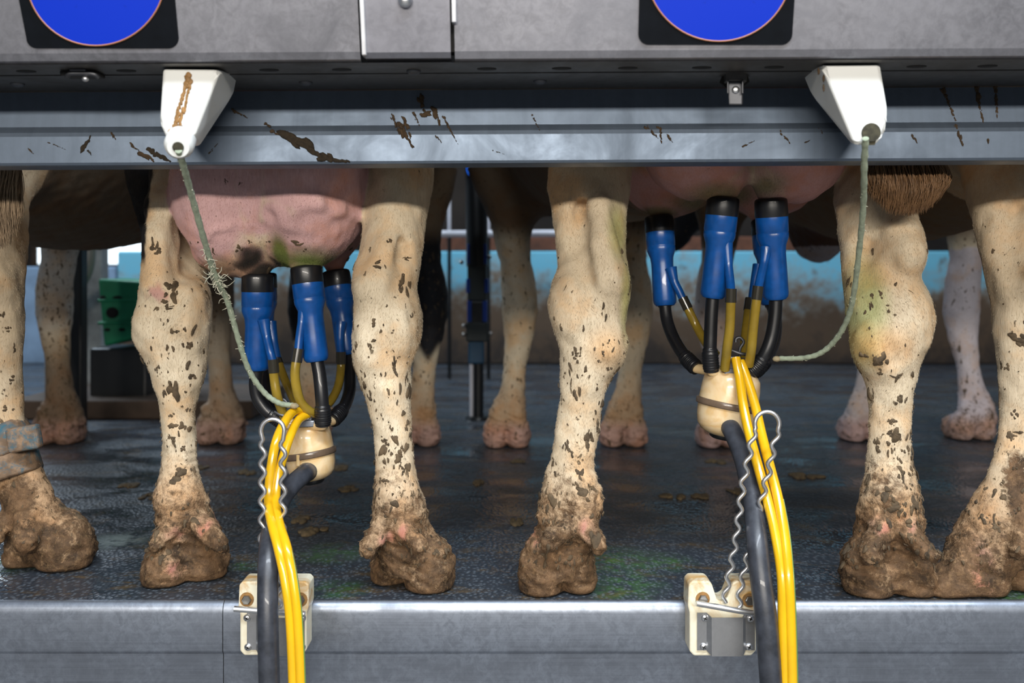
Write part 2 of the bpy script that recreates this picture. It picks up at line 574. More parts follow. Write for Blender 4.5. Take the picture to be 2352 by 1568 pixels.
# ------------------------------------------------------------------ folded steel beam
def bz(py, d):
    return H + (HY - py) * d / F
BP = [(-.165, PZ0 - .002), (-.168, bz(206, 1.382)), (-.177, bz(286, 1.373)), (-.1815, bz(293, 1.3685)), (-.1848, bz(299, 1.3652)), (-.187, bz(308, 1.363)), (-.187, bz(368, 1.363)), (-.185, bz(374, 1.365)), (-.179, bz(377, 1.37)), (-.14, bz(377.5, 1.37)), (-.14, bz(300, 1.41))]
BSH = .0006
beam = MB().sweep(BP, -1.3, 1.3, 1, zr).build('steel_beam', M['beam'], loc=(0, -.17, .72), smooth=False)
tag(beam, 'long folded grey steel beam splashed with mud, just above the cows\' udders', 'beam')
def on_beam(px, py):
    for _ in range(1):
        yy = np.interp(py, [200, 285, 291, 300, 308, 372], [-.168, -.177, -.181, -.185, -.187, -.187])
        d = D0 + yy
        return at(px, py, d)
SPL = [(660, 310, 740, 362, 13), (738, 360, 800, 376, 9), (690, 320, 720, 345, 12), (528, 250, 572, 272, 4), (605, 283, 622, 293, 5), (622, 302, 648, 312, 6), (900, 262, 918, 310, 5), (915, 285, 950, 340, 8), (966, 222, 976, 268, 7), (974, 262, 990, 262, 8),
       (998, 250, 1010, 288, 8), (928, 272, 944, 318, 6), (1018, 268, 1052, 332, 4), (1000, 308, 1014, 328, 3), (950, 260, 964, 290, 4), (190, 345, 206, 315, 8), (203, 345, 210, 358, 4), (112, 327, 152, 344, 2), (340, 343, 393, 372, 8), (322, 352, 352, 368, 8), (298, 332, 320, 346, 4),
       (1222, 262, 1240, 300, 3), (1515, 288, 1520, 332, 5), (1488, 295, 1512, 318, 5), (1535, 312, 1546, 328, 5), (2165, 205, 2200, 290, 5), (2242, 195, 2258, 285, 7), (2286, 192, 2290, 270, 6), (2195, 288, 2212, 335, 6), (2096, 310, 2106, 328, 5), (1708, 336, 1732, 324, 3), (1880, 292, 1893, 312, 3),
       (1790, 300, 1815, 330, 4), (1845, 330, 1860, 322, 3), (258, 306, 266, 322, 4), (66, 342, 76, 352, 3), (480, 352, 500, 330, 3), (1130, 345, 1158, 354, 2), (2268, 320, 2270, 330, 4)]
for i, (x0, y0, x1, y1, w) in enumerate(SPL):
    b = MB()
    L = math.hypot(x1 - x0, y1 - y0)
    k = max(9, int(L / 2.0))
    for j in range(k):
        u = random.random()
        taper = 1 - .75 * u
        px = x0 + (x1 - x0) * u + random.gauss(0, w * .35) * taper
        py = min(370, y0 + (y1 - y0) * u + random.gauss(0, w * .35) * taper)
        p = on_beam(px, py)
        s_ = w / F * 1.37 * random.uniform(.25, .75) * (taper + .25)
        an = math.atan2(y1 - y0, x1 - x0) + random.uniform(-.4, .4)
        b.ell(p, (s_ * random.uniform(1, 2.4), .0012 + s_ * .25, s_ * .7), 8, 5, .18, Matrix.Rotation(an, 3, 'Y'))
    b.build('mud_splash', M['mud_dark'] if i in (0, 1, 2, 15, 16, 18) else M['mud'], beam)

# ------------------------------------------------------------------ toggle latches
t = thing('toggle_latch', at(1690, 170, 1.30), 'steel toggle latch with its tongue hanging down over the beam', 'latch')
b = MB().hull([at(x, y, d) for x, y in ((1652, 190), (1664, 160), (1712, 158), (1722, 188), (1700, 206), (1672, 206)) for d in (1.30, 1.306)], .001)
b.build('back_plate', M['gap'], t)
MB().box(at(1689, 172, 1.292), (.03, .016, .022), bev=.002).build('hinge_block', M['under'], t)
b = MB().hull([at(x, y, d) for x, y in ((1671, 184), (1707, 184), (1706, 241), (1674, 241)) for d in (1.284, 1.289)], .002)
for x in (1672, 1706):
    b.hull([at(x + e, y, d) for e in (-2, 2) for y in (183, 215) for d in (1.276, 1.289)], .001)
tg = b.build('latch_tongue', M['latch'], t)
MB().ell(at(1690, 206, 1.283), (.0055, .003, .0055)).build('rivet', M['chrome'], tg)
t = thing('toggle_latch', at(190, 170, 1.25), 'closed dark steel toggle latch under the housing, left of the nozzled rope guide', 'latch')
MB().box(at(190, 172, 1.255), (.05, .03, .006), bev=.002).build('back_plate', M['gap'], t)
b = MB().tube([at(155, 176, 1.24), at(160, 169, 1.235), (at(185, 168, 1.235)), at(215, 170, 1.235), at(226, 178, 1.24)], .0032, 8)
b.box(at(182, 162, 1.235), (.022, .012, .003), bev=.001)
tg = b.build('latch_tongue', M['latch'], t)
MB().ell(at(196, 181, 1.236), (.005, .004, .004)).build('rivet', M['chrome'], tg)

# ------------------------------------------------------------------ white rope guides
def guide(mir):
    f = (lambda x: x)
    if not mir:
        t = thing('rope_guide', at(440, 165, 1.24), 'white plastic rope guide with a round nozzle and a brown rust streak', 'rope guide')
        fr = [(375, 160), (511, 163), (462, 330), (380, 312), (367, 283)]
        d0, d1 = 1.222, 1.315
        pts = [at(x, y, d0 + (y - 160) * .00008) for x, y in fr]
        back = [(375, 160), (511, 163), (508, 215), (450, 322), (380, 306), (367, 283)]
        b = MB()
        P3 = [at(375, 160, 1.222), at(511, 165, 1.222), at(375, 160, 1.32)]
        hp = [at(375, 158, 1.222), at(507, 160, 1.222), at(445, 318, 1.235), at(383, 318, 1.235), at(367, 282, 1.23),
              at(546, 172, 1.315), at(537, 217, 1.315), at(459, 336, 1.29), at(400, 336, 1.29), at(380, 285, 1.315), at(385, 165, 1.315)]
        b.hull(hp, .004, 3)
        body = b.build('guide_body', M['white'], t)
        a0, a1 = at(418, 316, 1.25), at(409, 338, 1.205)
        MB().lathe(a0, a1, [(0, .0195), (.72, .0195), (.9, .0175), (1, .014)], 28).build('nozzle', M['white'], t)
        MB().lathe(a1 + (a1 - a0) * -.05, a1 + (a1 - a0) * .03, [(0, .0075), (1, .0072)], 16).build('rope_hole', M['holedirt'], t)
        s0 = at(423, 296, 1.236)
        b = MB().lathe(s0, s0 + Vector((0, -.006, -.002)), [(0, .0058), (.7, .0058), (1, .004)], 16)
        b.build('screw', M['chrome'], t)
        # rust streak running down the face
        st = MB()
        for (x0, y0, x1, y1, w) in ((436, 172, 430, 196, 9), (428, 196, 408, 258, 5), (436, 194, 424, 255, 4), (410, 255, 402, 290, 6), (420, 250, 412, 292, 4), (388, 304, 398, 298, 4)):
            for k in range(14):
                u = k / 13
                px, py = x0 + (x1 - x0) * u, y0 + (y1 - y0) * u
                d = 1.2215 + (py - 158) / 160 * .0125
                p = at(px + random.gauss(0, w * .25), py, d)
                st.ell(p, (w / F * 1.2 * .8, .0014, .0045), 8, 5, .15)
        st.build('rust_streak', M['stain'], body)
    else:
        t = thing('rope_guide', at(1940, 160, 1.24), 'white plastic rope guide with a large open hole at its foot', 'rope guide')
        hp = [at(1886, 150, 1.222), at(2021, 148, 1.222), at(2039, 255, 1.23), at(2032, 308, 1.233), at(2010, 332, 1.236), at(1962, 332, 1.236),
              at(1847, 163, 1.315), at(1847, 180, 1.315), at(1861, 214, 1.315), at(1956, 330, 1.29), at(2005, 330, 1.29), at(2015, 290, 1.315), at(2005, 160, 1.315)]
        MB().hull(hp, .004, 3).build('guide_body', M['white'], t)
        h0 = at(2001, 304, 1.2315)
        b = MB().lathe(h0 + Vector((0, -.0016, 0)), h0 + Vector((0, .01, 0)), [(0, .0125), (1, .0125)], 24)
        b.hull([at(1988, 310, 1.2305), at(2014, 310, 1.2305), at(1990, 334, 1.233), at(2010, 334, 1.233), at(1990, 310, 1.24), at(2012, 310, 1.24)], .0005, 1)
        b.build('rope_hole', M['holedirt'], t)
        for (x, y) in ((1892, 180), (1892, 202), (1958, 264), (1880, 163)):
            st = MB().ell(at(x, y, 1.224 + (y - 150) / 180 * .014 + (.02 if x < 1900 else 0) * .0), (.002, .001, .005), 8, 5, .2)
            st.build('mud_speck', M['mud'], t)
guide(False)
guide(True)

# ------------------------------------------------------------------ ropes
def rope(pts, rad, label, mat, frays, knot):
    b = MB()
    P = [at(*p) for p in pts]
    b.tube(P, rad, 10, 10, rf=lambda u: 1 + .10 * math.sin(u * 420))
    o = b.build('rope', mat, loc=P[0])
    tag(o, label, 'rope')
    q = MB()
    Qp = b.path
    for (u0, u1, n_, ln) in frays:
        for k in range(n_):
            c = Qp[min(len(Qp) - 1, int((u0 + (u1 - u0) * random.random()) * len(Qp)))] + Vector((random.uniform(-1, 1), random.uniform(-.5, .3), 0)) * rad * .7
            dr = Vector((random.uniform(-1, 1), random.uniform(-.6, .4), random.uniform(-.9, .7))).normalized()
            L = ln * random.uniform(.3, 1)
            k2 = Vector((random.uniform(-1, 1), random.uniform(-.5, .5), random.uniform(-1, 1))) * L * .35
            k3 = Vector((random.uniform(-1, 1), random.uniform(-.5, .5), random.uniform(-1, 1))) * L * .5
            q.tube([c, c + dr * L * .35, c + dr * L * .6 + k2, c + dr * L * .7 + k2 + k3], [.0011, .0009, .0006, .0003], 4, 4)
    q.build('frayed_fibres', M['fray'], o)
    if knot:
        MB().ell(at(*knot), (.008, .006, .005), 10, 8, .12).build('knot', M['rope_tan'], o)
rope([(410, 345, 1.205), (424, 390, 1.25), (446, 470, 1.32), (478, 582, 1.40), (497, 640, 1.44), (522, 690, 1.48), (548, 780, 1.52), (572, 850, 1.55), (606, 900, 1.57), (640, 925, 1.575), (674, 931, 1.58)], .0047,
     'frayed green grey rope hanging from the nozzled rope guide to the left cluster', M['rope'],
     [(.06, .30, 90, .005), (.29, .52, 75, .015), (.50, .78, 60, .009), (.36, .44, 40, .022)], (676, 932, 1.578))
rope([(1988, 318, 1.225), (1985, 380, 1.26), (1983, 470, 1.33), (1974, 570, 1.40), (1960, 680, 1.47), (1944, 738, 1.51), (1916, 784, 1.545), (1882, 812, 1.57), (1842, 822, 1.59), (1790, 823, 1.60)], .0045,
     'thin green rope curving from the right rope guide down to the right cluster', M['rope'],
     [(.05, .62, 150, .005), (.60, .95, 60, .006)], (1784, 824, 1.60))

# ------------------------------------------------------------------ kerb
KP = [(-.0345, -.004), (-.0345, .0012), (-.0355, .0012), (-.038, .0004), (-.0425, -.004), (-.0455, -.011), (-.0465, -.018), (-.0465, -.078), (-.0455, -.0815), (-.0435, -.0835), (-.0425, -.0865), (-.0425, -.30)]
sx = at(510, 1400, 1.5).x
for (x0, x1, lab) in ((-1.3, sx - .0006, 'short brushed steel kerb plate along the floor edge, left of the seam'), (sx + .0006, 1.3, 'long brushed steel kerb plate along the floor edge, carrying both wire hook brackets')):
    b = MB()
    b.sweep(KP, x0, x1)
    b.f, b.flat = b.f, [False] * len(b.f)
    o = b.build('kerb_plate', M['kerb'], loc=((x0 + x1) / 2, -.04, -.15))
    tag(o, lab, 'kerb')
o = MB().box((0, .0, -.17), (2.6, .07, .25), bev=0).build('trim_1', M['gap'])
tag(o, 'dark edge of the platform behind the kerb plates', 'platform edge', kind='structure')

# ------------------------------------------------------------------ wire hook brackets
def cross_screw(p, r, parent):
    b = MB().lathe(p, p + Vector((0, -.0045, 0)), [(0, r), (.4, r * .97), (.85, r * .7), (1, r * .3)], 18)
    o = b.build('screw', M['chrome'], parent)
    b = MB()
    for a in (.5, .5 + math.pi / 2):
        b.box(p + Vector((0, -.0043, 0)), (r * 1.0, .0012, r * .22), (0, a, 0), bev=0)
    b.build('cross_slot', M['dark'], o)

def bracket(cx, ytop, ybot, label, bolts, screws, pin, flip):
    d0, d1 = 1.462, 1.503
    t = thing('hook_bracket', at(cx, 1420, 1.48), label, 'bracket')
    w = 81
    v = -8
    # outline with a V notch at the top, seen from the front
    out = [(cx - w + 2, ytop + 8), (cx - w + 10, ytop), (cx - 34, ytop), (cx - 26, ytop + 6), (cx - 14, ytop + 42), (cx - 4, ytop + 47), (cx + 8, ytop + 40), (cx + 22, ytop + 5), (cx + 30, ytop), (cx + w - 8, ytop),
           (cx + w, ytop + 8), (cx + w, ytop + 58), (cx + w - 5, ytop + 74), (cx + w - 5, ybot - 12), (cx + w - 16, ybot), (cx - w + 14, ybot), (cx - w + 4, ybot - 10), (cx - w + 4, ytop + 74), (cx - w, ytop + 58)]
    poly = [at(x, y, d0) for x, y in out]
    MB().prism(poly, (0, d1 - d0, 0), .0025, 2).build('plastic_block', M['yplastic'], t)
    for (x, y) in bolts:
        p = at(x, y, d0)
        bb = MB().lathe(p, p + Vector((0, -.006, 0)), [(0, .0078), (.75, .0078), (1, .0066)], 6)
        bo = bb.build('hex_bolt', M['bolt'], t, smooth=False)
        MB().lathe(p + Vector((0, -.0002, 0)), p + Vector((0, -.0012, 0)), [(0, .0115), (1, .0112)], 24).build('washer', M['stain'], bo)
    # pressed steel plate with a raised channel
    x0, x1 = cx - 60, cx + 72
    yt, yb = ytop + 72, ybot - 4
    pr = [(x0, 0), (cx - 38, 0), (cx - 28, 1), (cx + 42, 1), (cx + 50, 0), (x1, 0)]
    b = MB()
    vs, fs = [], []
    for y, k in ((yt, 0), (yb - 10, 0)):
        for (x, up) in pr:
            yy = y + (8 if (up and k == 0 and y == yt) else 0) + (10 if (up and y != yt) else 0)
            p = at(x, yy, d0 - .001)
            p.y = d0 - D0 - .0015 - up * .006
            vs.append(p)
    b.add(vs, [(i, i + 1, i + 7, i + 6) for i in range(5)], True)
    o = b.build('steel_plate', M['plate'], t, smooth=False)
    sm = o.modifiers.new('thick', 'SOLIDIFY')
    sm.thickness = .0016
    for (x, y) in screws:
        cross_screw(at(x, y, d0) + Vector((0, -.002, 0)), .0062, t)
    (px0, py0), (px1, py1) = pin
    MB().tube([at(px0, py0, 1.447), at((px0 + px1) / 2, (py0 + py1) / 2, 1.447), at(px1, py1, 1.447)], .0046, 14, 3).build('hinge_pin', M['chrome'], t)
bracket(628, 1335, 1505, 'yellowed plastic bracket with a level pin on the kerb near the seam', [(567, 1376), (690, 1376)], [(569, 1417), (571, 1484), (695, 1417), (694, 1484)], ((538, 1398), (700, 1410)), False)
bracket(1661, 1334, 1506, 'yellowed plastic bracket with a slanting pin on the kerb at right', [(1614, 1375), (1721, 1378)], [(1618, 1417), (1722, 1418), (1615, 1483), (1719, 1483)], ((1600, 1385), (1736, 1409)), False)

def wave(keys, per=43, amp=6.0):
    out = []
    for i in range(len(keys) - 1):
        (x0, y0, d0), (x1, y1, d1) = keys[i], keys[i + 1]
        k = max(2, int(abs(y1 - y0) / 4))
        for j in range(k):
            u = j / k
            y = y0 + (y1 - y0) * u
            out.append((x0 + (x1 - x0) * u + amp * math.sin(2 * math.pi * y / per), y, d0 + (d1 - d0) * u))
    out.append(keys[-1])
    return out
def wire(left, loop, right, label):
    pts = wave(left) + loop + wave(right)
    P = [at(*p) for p in pts]
    o = MB().tube(P, .0033, 10, straight=True).build('wire_hook', M['chrome'], loc=P[0])
    tag(o, label, 'hook')
def arc(cx, cy, r, a0, a1, d, n_=14):
    return [(cx + r * math.cos(math.radians(a0 + (a1 - a0) * k / n_)), cy - r * math.sin(math.radians(a0 + (a1 - a0) * k / n_)), d) for k in range(n_ + 1)]
wire([(612, 1395, 1.458), (602, 1250, 1.45), (603, 1100, 1.445), (604, 1010, 1.44)], arc(626, 989, 27, 195, -15, 1.44), [(650, 1010, 1.44), (650, 1100, 1.445), (650, 1190, 1.45), (646, 1300, 1.455), (640, 1395, 1.458)],
     'wavy galvanised wire hook looped upright around the left hoses')
wire([(1662, 1384, 1.458), (1690, 1240, 1.45), (1706, 1110, 1.445), (1730, 1000, 1.44), (1734, 985, 1.44)], arc(1762, 973, 28, 200, -20, 1.44), [(1786, 990, 1.44), (1776, 1030, 1.442), (1768, 1070, 1.448), (1730, 1230, 1.46), (1714, 1290, 1.458), (1701, 1345, 1.458), (1696, 1395, 1.458)],
     'wavy galvanised wire hook looped upright around the right hoses')

# ------------------------------------------------------------------ milking clusters
def cup(root, top, bot, r, hoff=0, dark=False):
    """teat cup: blue shell, black rubber head"""
    a, b = Vector(top), Vector(bot)
    R = r
    sh = MB().lathe(a.lerp(b, .17), b, [(0, R * .985), (.02, R * 1.0), (.20, R * .99), (.205, R * .955), (.22, R * .985), (.27, R * .97), (.36, R * .80), (.45, R * .755), (.70, R * .78), (.93, R * .80), (.97, R * .76), (1, R * .62)], 32)
    return sh
def nipple(sh, pts, r0, r1):
    sh.tube(pts, [r0] + [r1] * (len(pts) - 1), 12, 8)
def cluster(name_label, cups, claw):
    root = thing('milking_cluster', at(*claw['ring']), name_label, 'milking cluster')
    for c in cups:
        top, bot, r = at(*c['top']), at(*c['bot']), c['r']
        sh = cup(root, top, bot, r)
        if 'nip' in c:
            nipple(sh, [at(*p) for p in c['nip']], r * .42, r * .27)
        part = sh.build('teat_cup', M['shell'], root)
        MB().lathe(top, top.lerp(bot, .195), [(0, r * .55), (.03, r * .86), (.10, r * .97), (.2, r * 1.0), (.93, r * 1.02), (1, r * .99)], 32).build('rubber_head', M['rubber'], part)
        mt = [at(*p) for p in c['milk']]
        rib = lambda u: (1.16 if u < .04 else 1) * (1 + (.13 * (.5 + .5 * math.sin((u - .72) * 210)) if .74 < u < .95 else 0)) * (1 if u < .7 else 1.15)
        MB().tube(mt, c.get('mr', .0118), 16, 22, rf=rib).build('milk_tube', M['rubber'], root)
        if 'pulse' in c:
            pp = [at(*p) for p in c['pulse']]
            tb = MB().tube(pp, .0084, 14, 10).build('pulse_tube', M['olive'], root)
            u = (pp[1] - pp[0]).normalized()
            MB().tube([pp[0] - u * .004, pp[0] + u * .008, pp[0] + u * .020], .0096, 14, 4).build('tube_sleeve', M['sleeve'], tb)
        ni = [mt[-1], mt[-1].lerp(at(*claw['hub']), .45), at(*claw['hub'])]
        MB().tube([mt[-2].lerp(mt[-1], .9)] + ni, [.0085, .009, .010, .012], 14, 6).build('claw_nipple', M['claw'], root)
    c = at(*claw['ring'])
    ax = Vector(claw['axis']).normalized()
    R = claw['R']
    hu, hl = claw['hu'], claw['hl']
    up = MB().lathe(c + ax * .002, c + ax * hu, [(0, R * .93), (.1, R * .92), (.5, R * .90), (.75, R * .86), (.88, R * .76), (.96, R * .58), (1, R * .38)], 40)
    up.build('upper_bowl', M['claw'], root)
    lo = MB().lathe(c - ax * .002, c - ax * hl, [(0, R * .93), (.1, R * .92), (.4, R * .90), (.68, R * .84), (.86, R * .70), (.96, R * .50), (1, R * .3)], 40)
    lo.build('lower_bowl', M['claw'], root)
    MB().lathe(c + ax * .006, c - ax * .006, [(0, R * .93), (.05, R * .985), (.2, R), (.8, R), (.95, R * .985), (1, R * .93)], 40).build('claw_band', M['band'], root)
    s0 = c + Vector(claw.get('clip', (-.008, -R * .985, -.004)))
    MB().box(s0, (.006, .004, .020), bev=.001).build('band_clip', M['claw'], root)
    b0 = c - ax * (hl - .002)
    MB().lathe(b0, b0 - ax * .008, [(0, R * .42), (.6, R * .40), (1, R * .3)], 20).build('bottom_knob', M['rubber'], root)
    h = at(*claw['hub'])
    b = MB().box(h + Vector((0, -.012, .006)), (.034, .03, .012), bev=.002)
    b.box(h + Vector((-.002, -.020, .020)), (.026, .006, .026), bev=.002)
    b.build('top_clamp', M['kerb'], root)
    hk = at(*claw['hook'])
    b = MB().tube([hk + Vector(v) for v in ((.0, .004, -.030), (.0, .002, -.014), (.006, 0, -.002), (.0, 0, .006), (-.007, 0, .004), (-.008, 0, -.002))], .0028, 10, 6)
    b.tube([hk + Vector((-.016, 0, -.016)), hk + Vector((.0, -.004, -.022)), hk + Vector((.026, .004, -.026))], .003, 10, 6)
    b.build('hanging_hook', M['latch'], root)
    return root

W = lambda px, d: px * d / F
cluster('milking cluster with blue teat cups on the big pink udder at left',
    [dict(top=(592, 628, 1.64), bot=(590, 850, 1.64), r=W(36, 1.64), nip=[(606, 735, 1.622), (613, 775, 1.617), (621, 808, 1.61), (628, 836, 1.61)],
          milk=[(591, 846, 1.64), (587, 880, 1.64), (592, 912, 1.64), (610, 940, 1.64), (634, 958, 1.64), (655, 972, 1.64)], pulse=[(627, 830, 1.61), (630, 870, 1.61), (638, 915, 1.61), (655, 962, 1.63)]),
     dict(top=(702, 609, 1.63), bot=(727, 830, 1.62), r=W(36, 1.63), nip=[(699, 705, 1.618), (693, 740, 1.612), (688, 775, 1.605), (685, 805, 1.60)],
          milk=[(728, 826, 1.62), (734, 860, 1.615), (738, 900, 1.61), (741, 940, 1.61), (742, 976, 1.615)], pulse=[(685, 806, 1.60), (678, 850, 1.595), (680, 885, 1.595), (690, 922, 1.60), (708, 942, 1.61), (726, 950, 1.625)]),
     dict(top=(770, 621, 1.84), bot=(800, 815, 1.82), r=W(32.5, 1.84), nip=[(783, 740, 1.80), (781, 780, 1.79), (783, 815, 1.78)],
          milk=[(800, 812, 1.82), (803, 850, 1.80), (803, 895, 1.77), (793, 928, 1.73), (778, 950, 1.70), (762, 966, 1.68)], pulse=[(783, 812, 1.78), (783, 845, 1.78), (777, 885, 1.76), (760, 920, 1.72), (740, 935, 1.70)]),
     dict(top=(603, 626, 1.86), bot=(606, 815, 1.85), r=W(32, 1.86), nip=[(622, 740, 1.83), (630, 785, 1.82), (637, 822, 1.81)],
          milk=[(606, 812, 1.85), (606, 860, 1.82), (612, 910, 1.78), (632, 950, 1.74), (664, 975, 1.70)], pulse=[(634, 815, 1.82), (646, 850, 1.81), (660, 885, 1.79), (674, 915, 1.74), (690, 945, 1.70)])],
    dict(ring=(711, 1040, 1.66), axis=(-.16, .06, 1), R=W(61, 1.66), hu=.056, hl=.050, hub=(708, 975, 1.645), hook=(652, 925, 1.62), clip=(-.010, -.046, -.004)))
cluster('milking cluster with blue teat cups on the shaded udder at right',
    [dict(top=(1513, 495, 1.80), bot=(1528, 702, 1.78), r=W(33, 1.80), nip=[(1541, 615, 1.765), (1549, 645, 1.76), (1560, 668, 1.755), (1570, 690, 1.75)],
          milk=[(1527, 699, 1.78), (1532, 735, 1.77), (1544, 770, 1.75), (1562, 803, 1.72), (1582, 828, 1.70), (1601, 846, 1.68)], pulse=[(1570, 688, 1.75), (1583, 715, 1.745), (1600, 750, 1.74), (1620, 785, 1.72), (1645, 815, 1.70)]),
     dict(top=(1662, 451, 1.61), bot=(1637, 684, 1.62), r=W(37, 1.61), nip=[(1668, 560, 1.605), (1673, 610, 1.598), (1677, 645, 1.59), (1679, 672, 1.58)],
          milk=[(1637, 680, 1.62), (1634, 720, 1.62), (1632, 765, 1.62), (1631, 810, 1.62), (1634, 852, 1.625)], pulse=[(1679, 668, 1.58), (1678, 710, 1.58), (1676, 755, 1.585), (1670, 800, 1.59), (1665, 848, 1.61)]),
     dict(top=(1770, 454, 1.61), bot=(1782, 687, 1.62), r=W(37, 1.61), nip=[(1760, 570, 1.605), (1754, 605, 1.598), (1746, 640, 1.588), (1741, 665, 1.58)],
          milk=[(1782, 683, 1.62), (1780, 725, 1.62), (1773, 770, 1.62), (1760, 808, 1.62), (1742, 836, 1.625), (1722, 854, 1.63)], pulse=[(1741, 662, 1.58), (1735, 710, 1.58), (1730, 755, 1.585), (1726, 800, 1.59), (1720, 838, 1.61)]),
     dict(top=(1757, 503, 1.83), bot=(1772, 700, 1.81), r=W(32, 1.83), nip=[(1742, 610, 1.80), (1732, 650, 1.79), (1726, 695, 1.78)],
          milk=[(1772, 697, 1.81), (1782, 740, 1.78), (1776, 790, 1.74), (1755, 830, 1.70), (1730, 856, 1.67)], pulse=[(1722, 690, 1.77), (1716, 730, 1.76), (1711, 770, 1.73), (1706, 815, 1.69)])],
    dict(ring=(1672, 928, 1.65), axis=(.18, .02, 1), R=W(73, 1.65), hu=.064, hl=.058, hub=(1678, 858, 1.64), hook=(1700, 783, 1.615), clip=(.012, -.056, -.008)))

# ------------------------------------------------------------------ long hoses
def hose(pts, r, label):
    P = [at(*p) for p in pts]
    b = MB().tube(P, r, 22, 10, rf=lambda u: 1.08 if u < .05 else 1)
    tag(b.build('milk_hose', M['hose'], loc=P[-1]), label, 'hose')
hose([(708, 1080, 1.63), (697, 1090, 1.595), (672, 1112, 1.56), (645, 1150, 1.52), (626, 1205, 1.47), (617, 1270, 1.42), (615, 1360, 1.39), (616, 1460, 1.375), (619, 1600, 1.37), (619, 1680, 1.37)], [.0165, .0165, .0158, .0158, .0158, .0158, .0158, .0158, .0158, .0158], 'thick black milk hose bending down from the left claw')
hose([(1668, 968, 1.625), (1682, 990, 1.595), (1701, 1035, 1.56), (1716, 1085, 1.52), (1730, 1160, 1.475), (1739, 1245, 1.43), (1748, 1330, 1.405), (1760, 1430, 1.39), (1771, 1570, 1.385), (1776, 1680, 1.385)], [.0165, .0165, .0162, .0162, .0162, .0165, .0168, .017, .017, .017], 'thick black milk hose slanting down from the right claw')
def twin(pa, pb, rad, label, stripe_side):
    t = thing('pulsation_hose', at(*pa[-1]), label, 'hose')
    A, B = [at(*p) for p in pa], [at(*p) for p in pb]
    MB().tube(A, rad, 18, 10).build('yellow_tube', M['yellow'], t)
    tb = MB().tube(B, rad, 18, 10).build('yellow_tube', M['yellow'], t)
    k = len(B) // 2
    S = [p + Vector((rad * .93, -rad * .35, 0)) for p in B[k:]]
    MB().tube(S, rad * .16, 8, 10).build('green_stripe', M['stripe'], tb)
twin([(694, 940, 1.61), (672, 946, 1.585), (651, 974, 1.545), (633, 1018, 1.515), (622, 1080, 1.50), (617, 1150, 1.475), (623, 1195, 1.435), (640, 1260, 1.40), (655, 1330, 1.385), (667, 1420, 1.375), (674, 1570, 1.37), (675, 1680, 1.37)],
     [(706, 952, 1.615), (686, 964, 1.59), (668, 998, 1.55), (650, 1050, 1.52), (637, 1100, 1.50), (633, 1155, 1.475), (642, 1205, 1.432), (659, 1260, 1.398), (673, 1330, 1.383), (684, 1420, 1.373), (691, 1570, 1.368), (692, 1680, 1.368)], .0078,
     'twin yellow pulsation tubes threaded through the left wire hook', 1)
twin([(1690, 822, 1.60), (1698, 865, 1.585), (1707, 930, 1.555), (1722, 1000, 1.525), (1741, 1070, 1.49), (1762, 1145, 1.46), (1781, 1225, 1.43), (1796, 1320, 1.40), (1799, 1420, 1.39), (1803, 1570, 1.385), (1804, 1680, 1.385)],
     [(1700, 830, 1.61), (1714, 865, 1.595), (1734, 930, 1.565), (1750, 1000, 1.53), (1768, 1070, 1.49), (1787, 1145, 1.455), (1801, 1225, 1.425), (1810, 1320, 1.396), (1815, 1420, 1.386), (1819, 1570, 1.38), (1820, 1680, 1.38)], .0082,
     'twin yellow pulsation tubes arching down through the right wire hook', 1)

# ------------------------------------------------------------------ cows: smooth-blended solids -> one continuous mesh
class Prim:
    def __init__(s, fn, lo, hi, k, sub=False):
        s.fn, s.lo, s.hi, s.k, s.sub = fn, np.array(lo, float), np.array(hi, float), k, sub


def ell(c, r, k=.02, rot=None, sub=False):
    c, r = np.array(c, float), np.array(r, float)
    Rm = np.array(rot.transposed()) if rot else None
    def fn(x, y, z):
        p = (x - c[0], y - c[1], z - c[2])
        if Rm is not None:
            p = tuple(Rm[i, 0] * p[0] + Rm[i, 1] * p[1] + Rm[i, 2] * p[2] for i in range(3))
        k0 = np.sqrt((p[0] / r[0]) ** 2 + (p[1] / r[1]) ** 2 + (p[2] / r[2]) ** 2)
        k1 = np.sqrt((p[0] / r[0] ** 2) ** 2 + (p[1] / r[1] ** 2) ** 2 + (p[2] / r[2] ** 2) ** 2)
        return k0 * (k0 - 1) / np.maximum(k1, 1e-6)
    m = r.max() if rot else r
    return Prim(fn, c - m, c + m, k, sub)


def cone(a, b, ra, rb, k=.02, sub=False):
    a, b = np.array(a, float), np.array(b, float)
    ab = b - a
    L2 = float(ab @ ab)
    def fn(x, y, z):
        t = np.clip(((x - a[0]) * ab[0] + (y - a[1]) * ab[1] + (z - a[2]) * ab[2]) / L2, 0, 1)
        return np.sqrt((x - a[0] - ab[0] * t) ** 2 + (y - a[1] - ab[1] * t) ** 2 + (z - a[2] - ab[2] * t) ** 2) - (ra + (rb - ra) * t)
    m = max(ra, rb)
    return Prim(fn, np.minimum(a, b) - m, np.maximum(a, b) + m, k, sub)


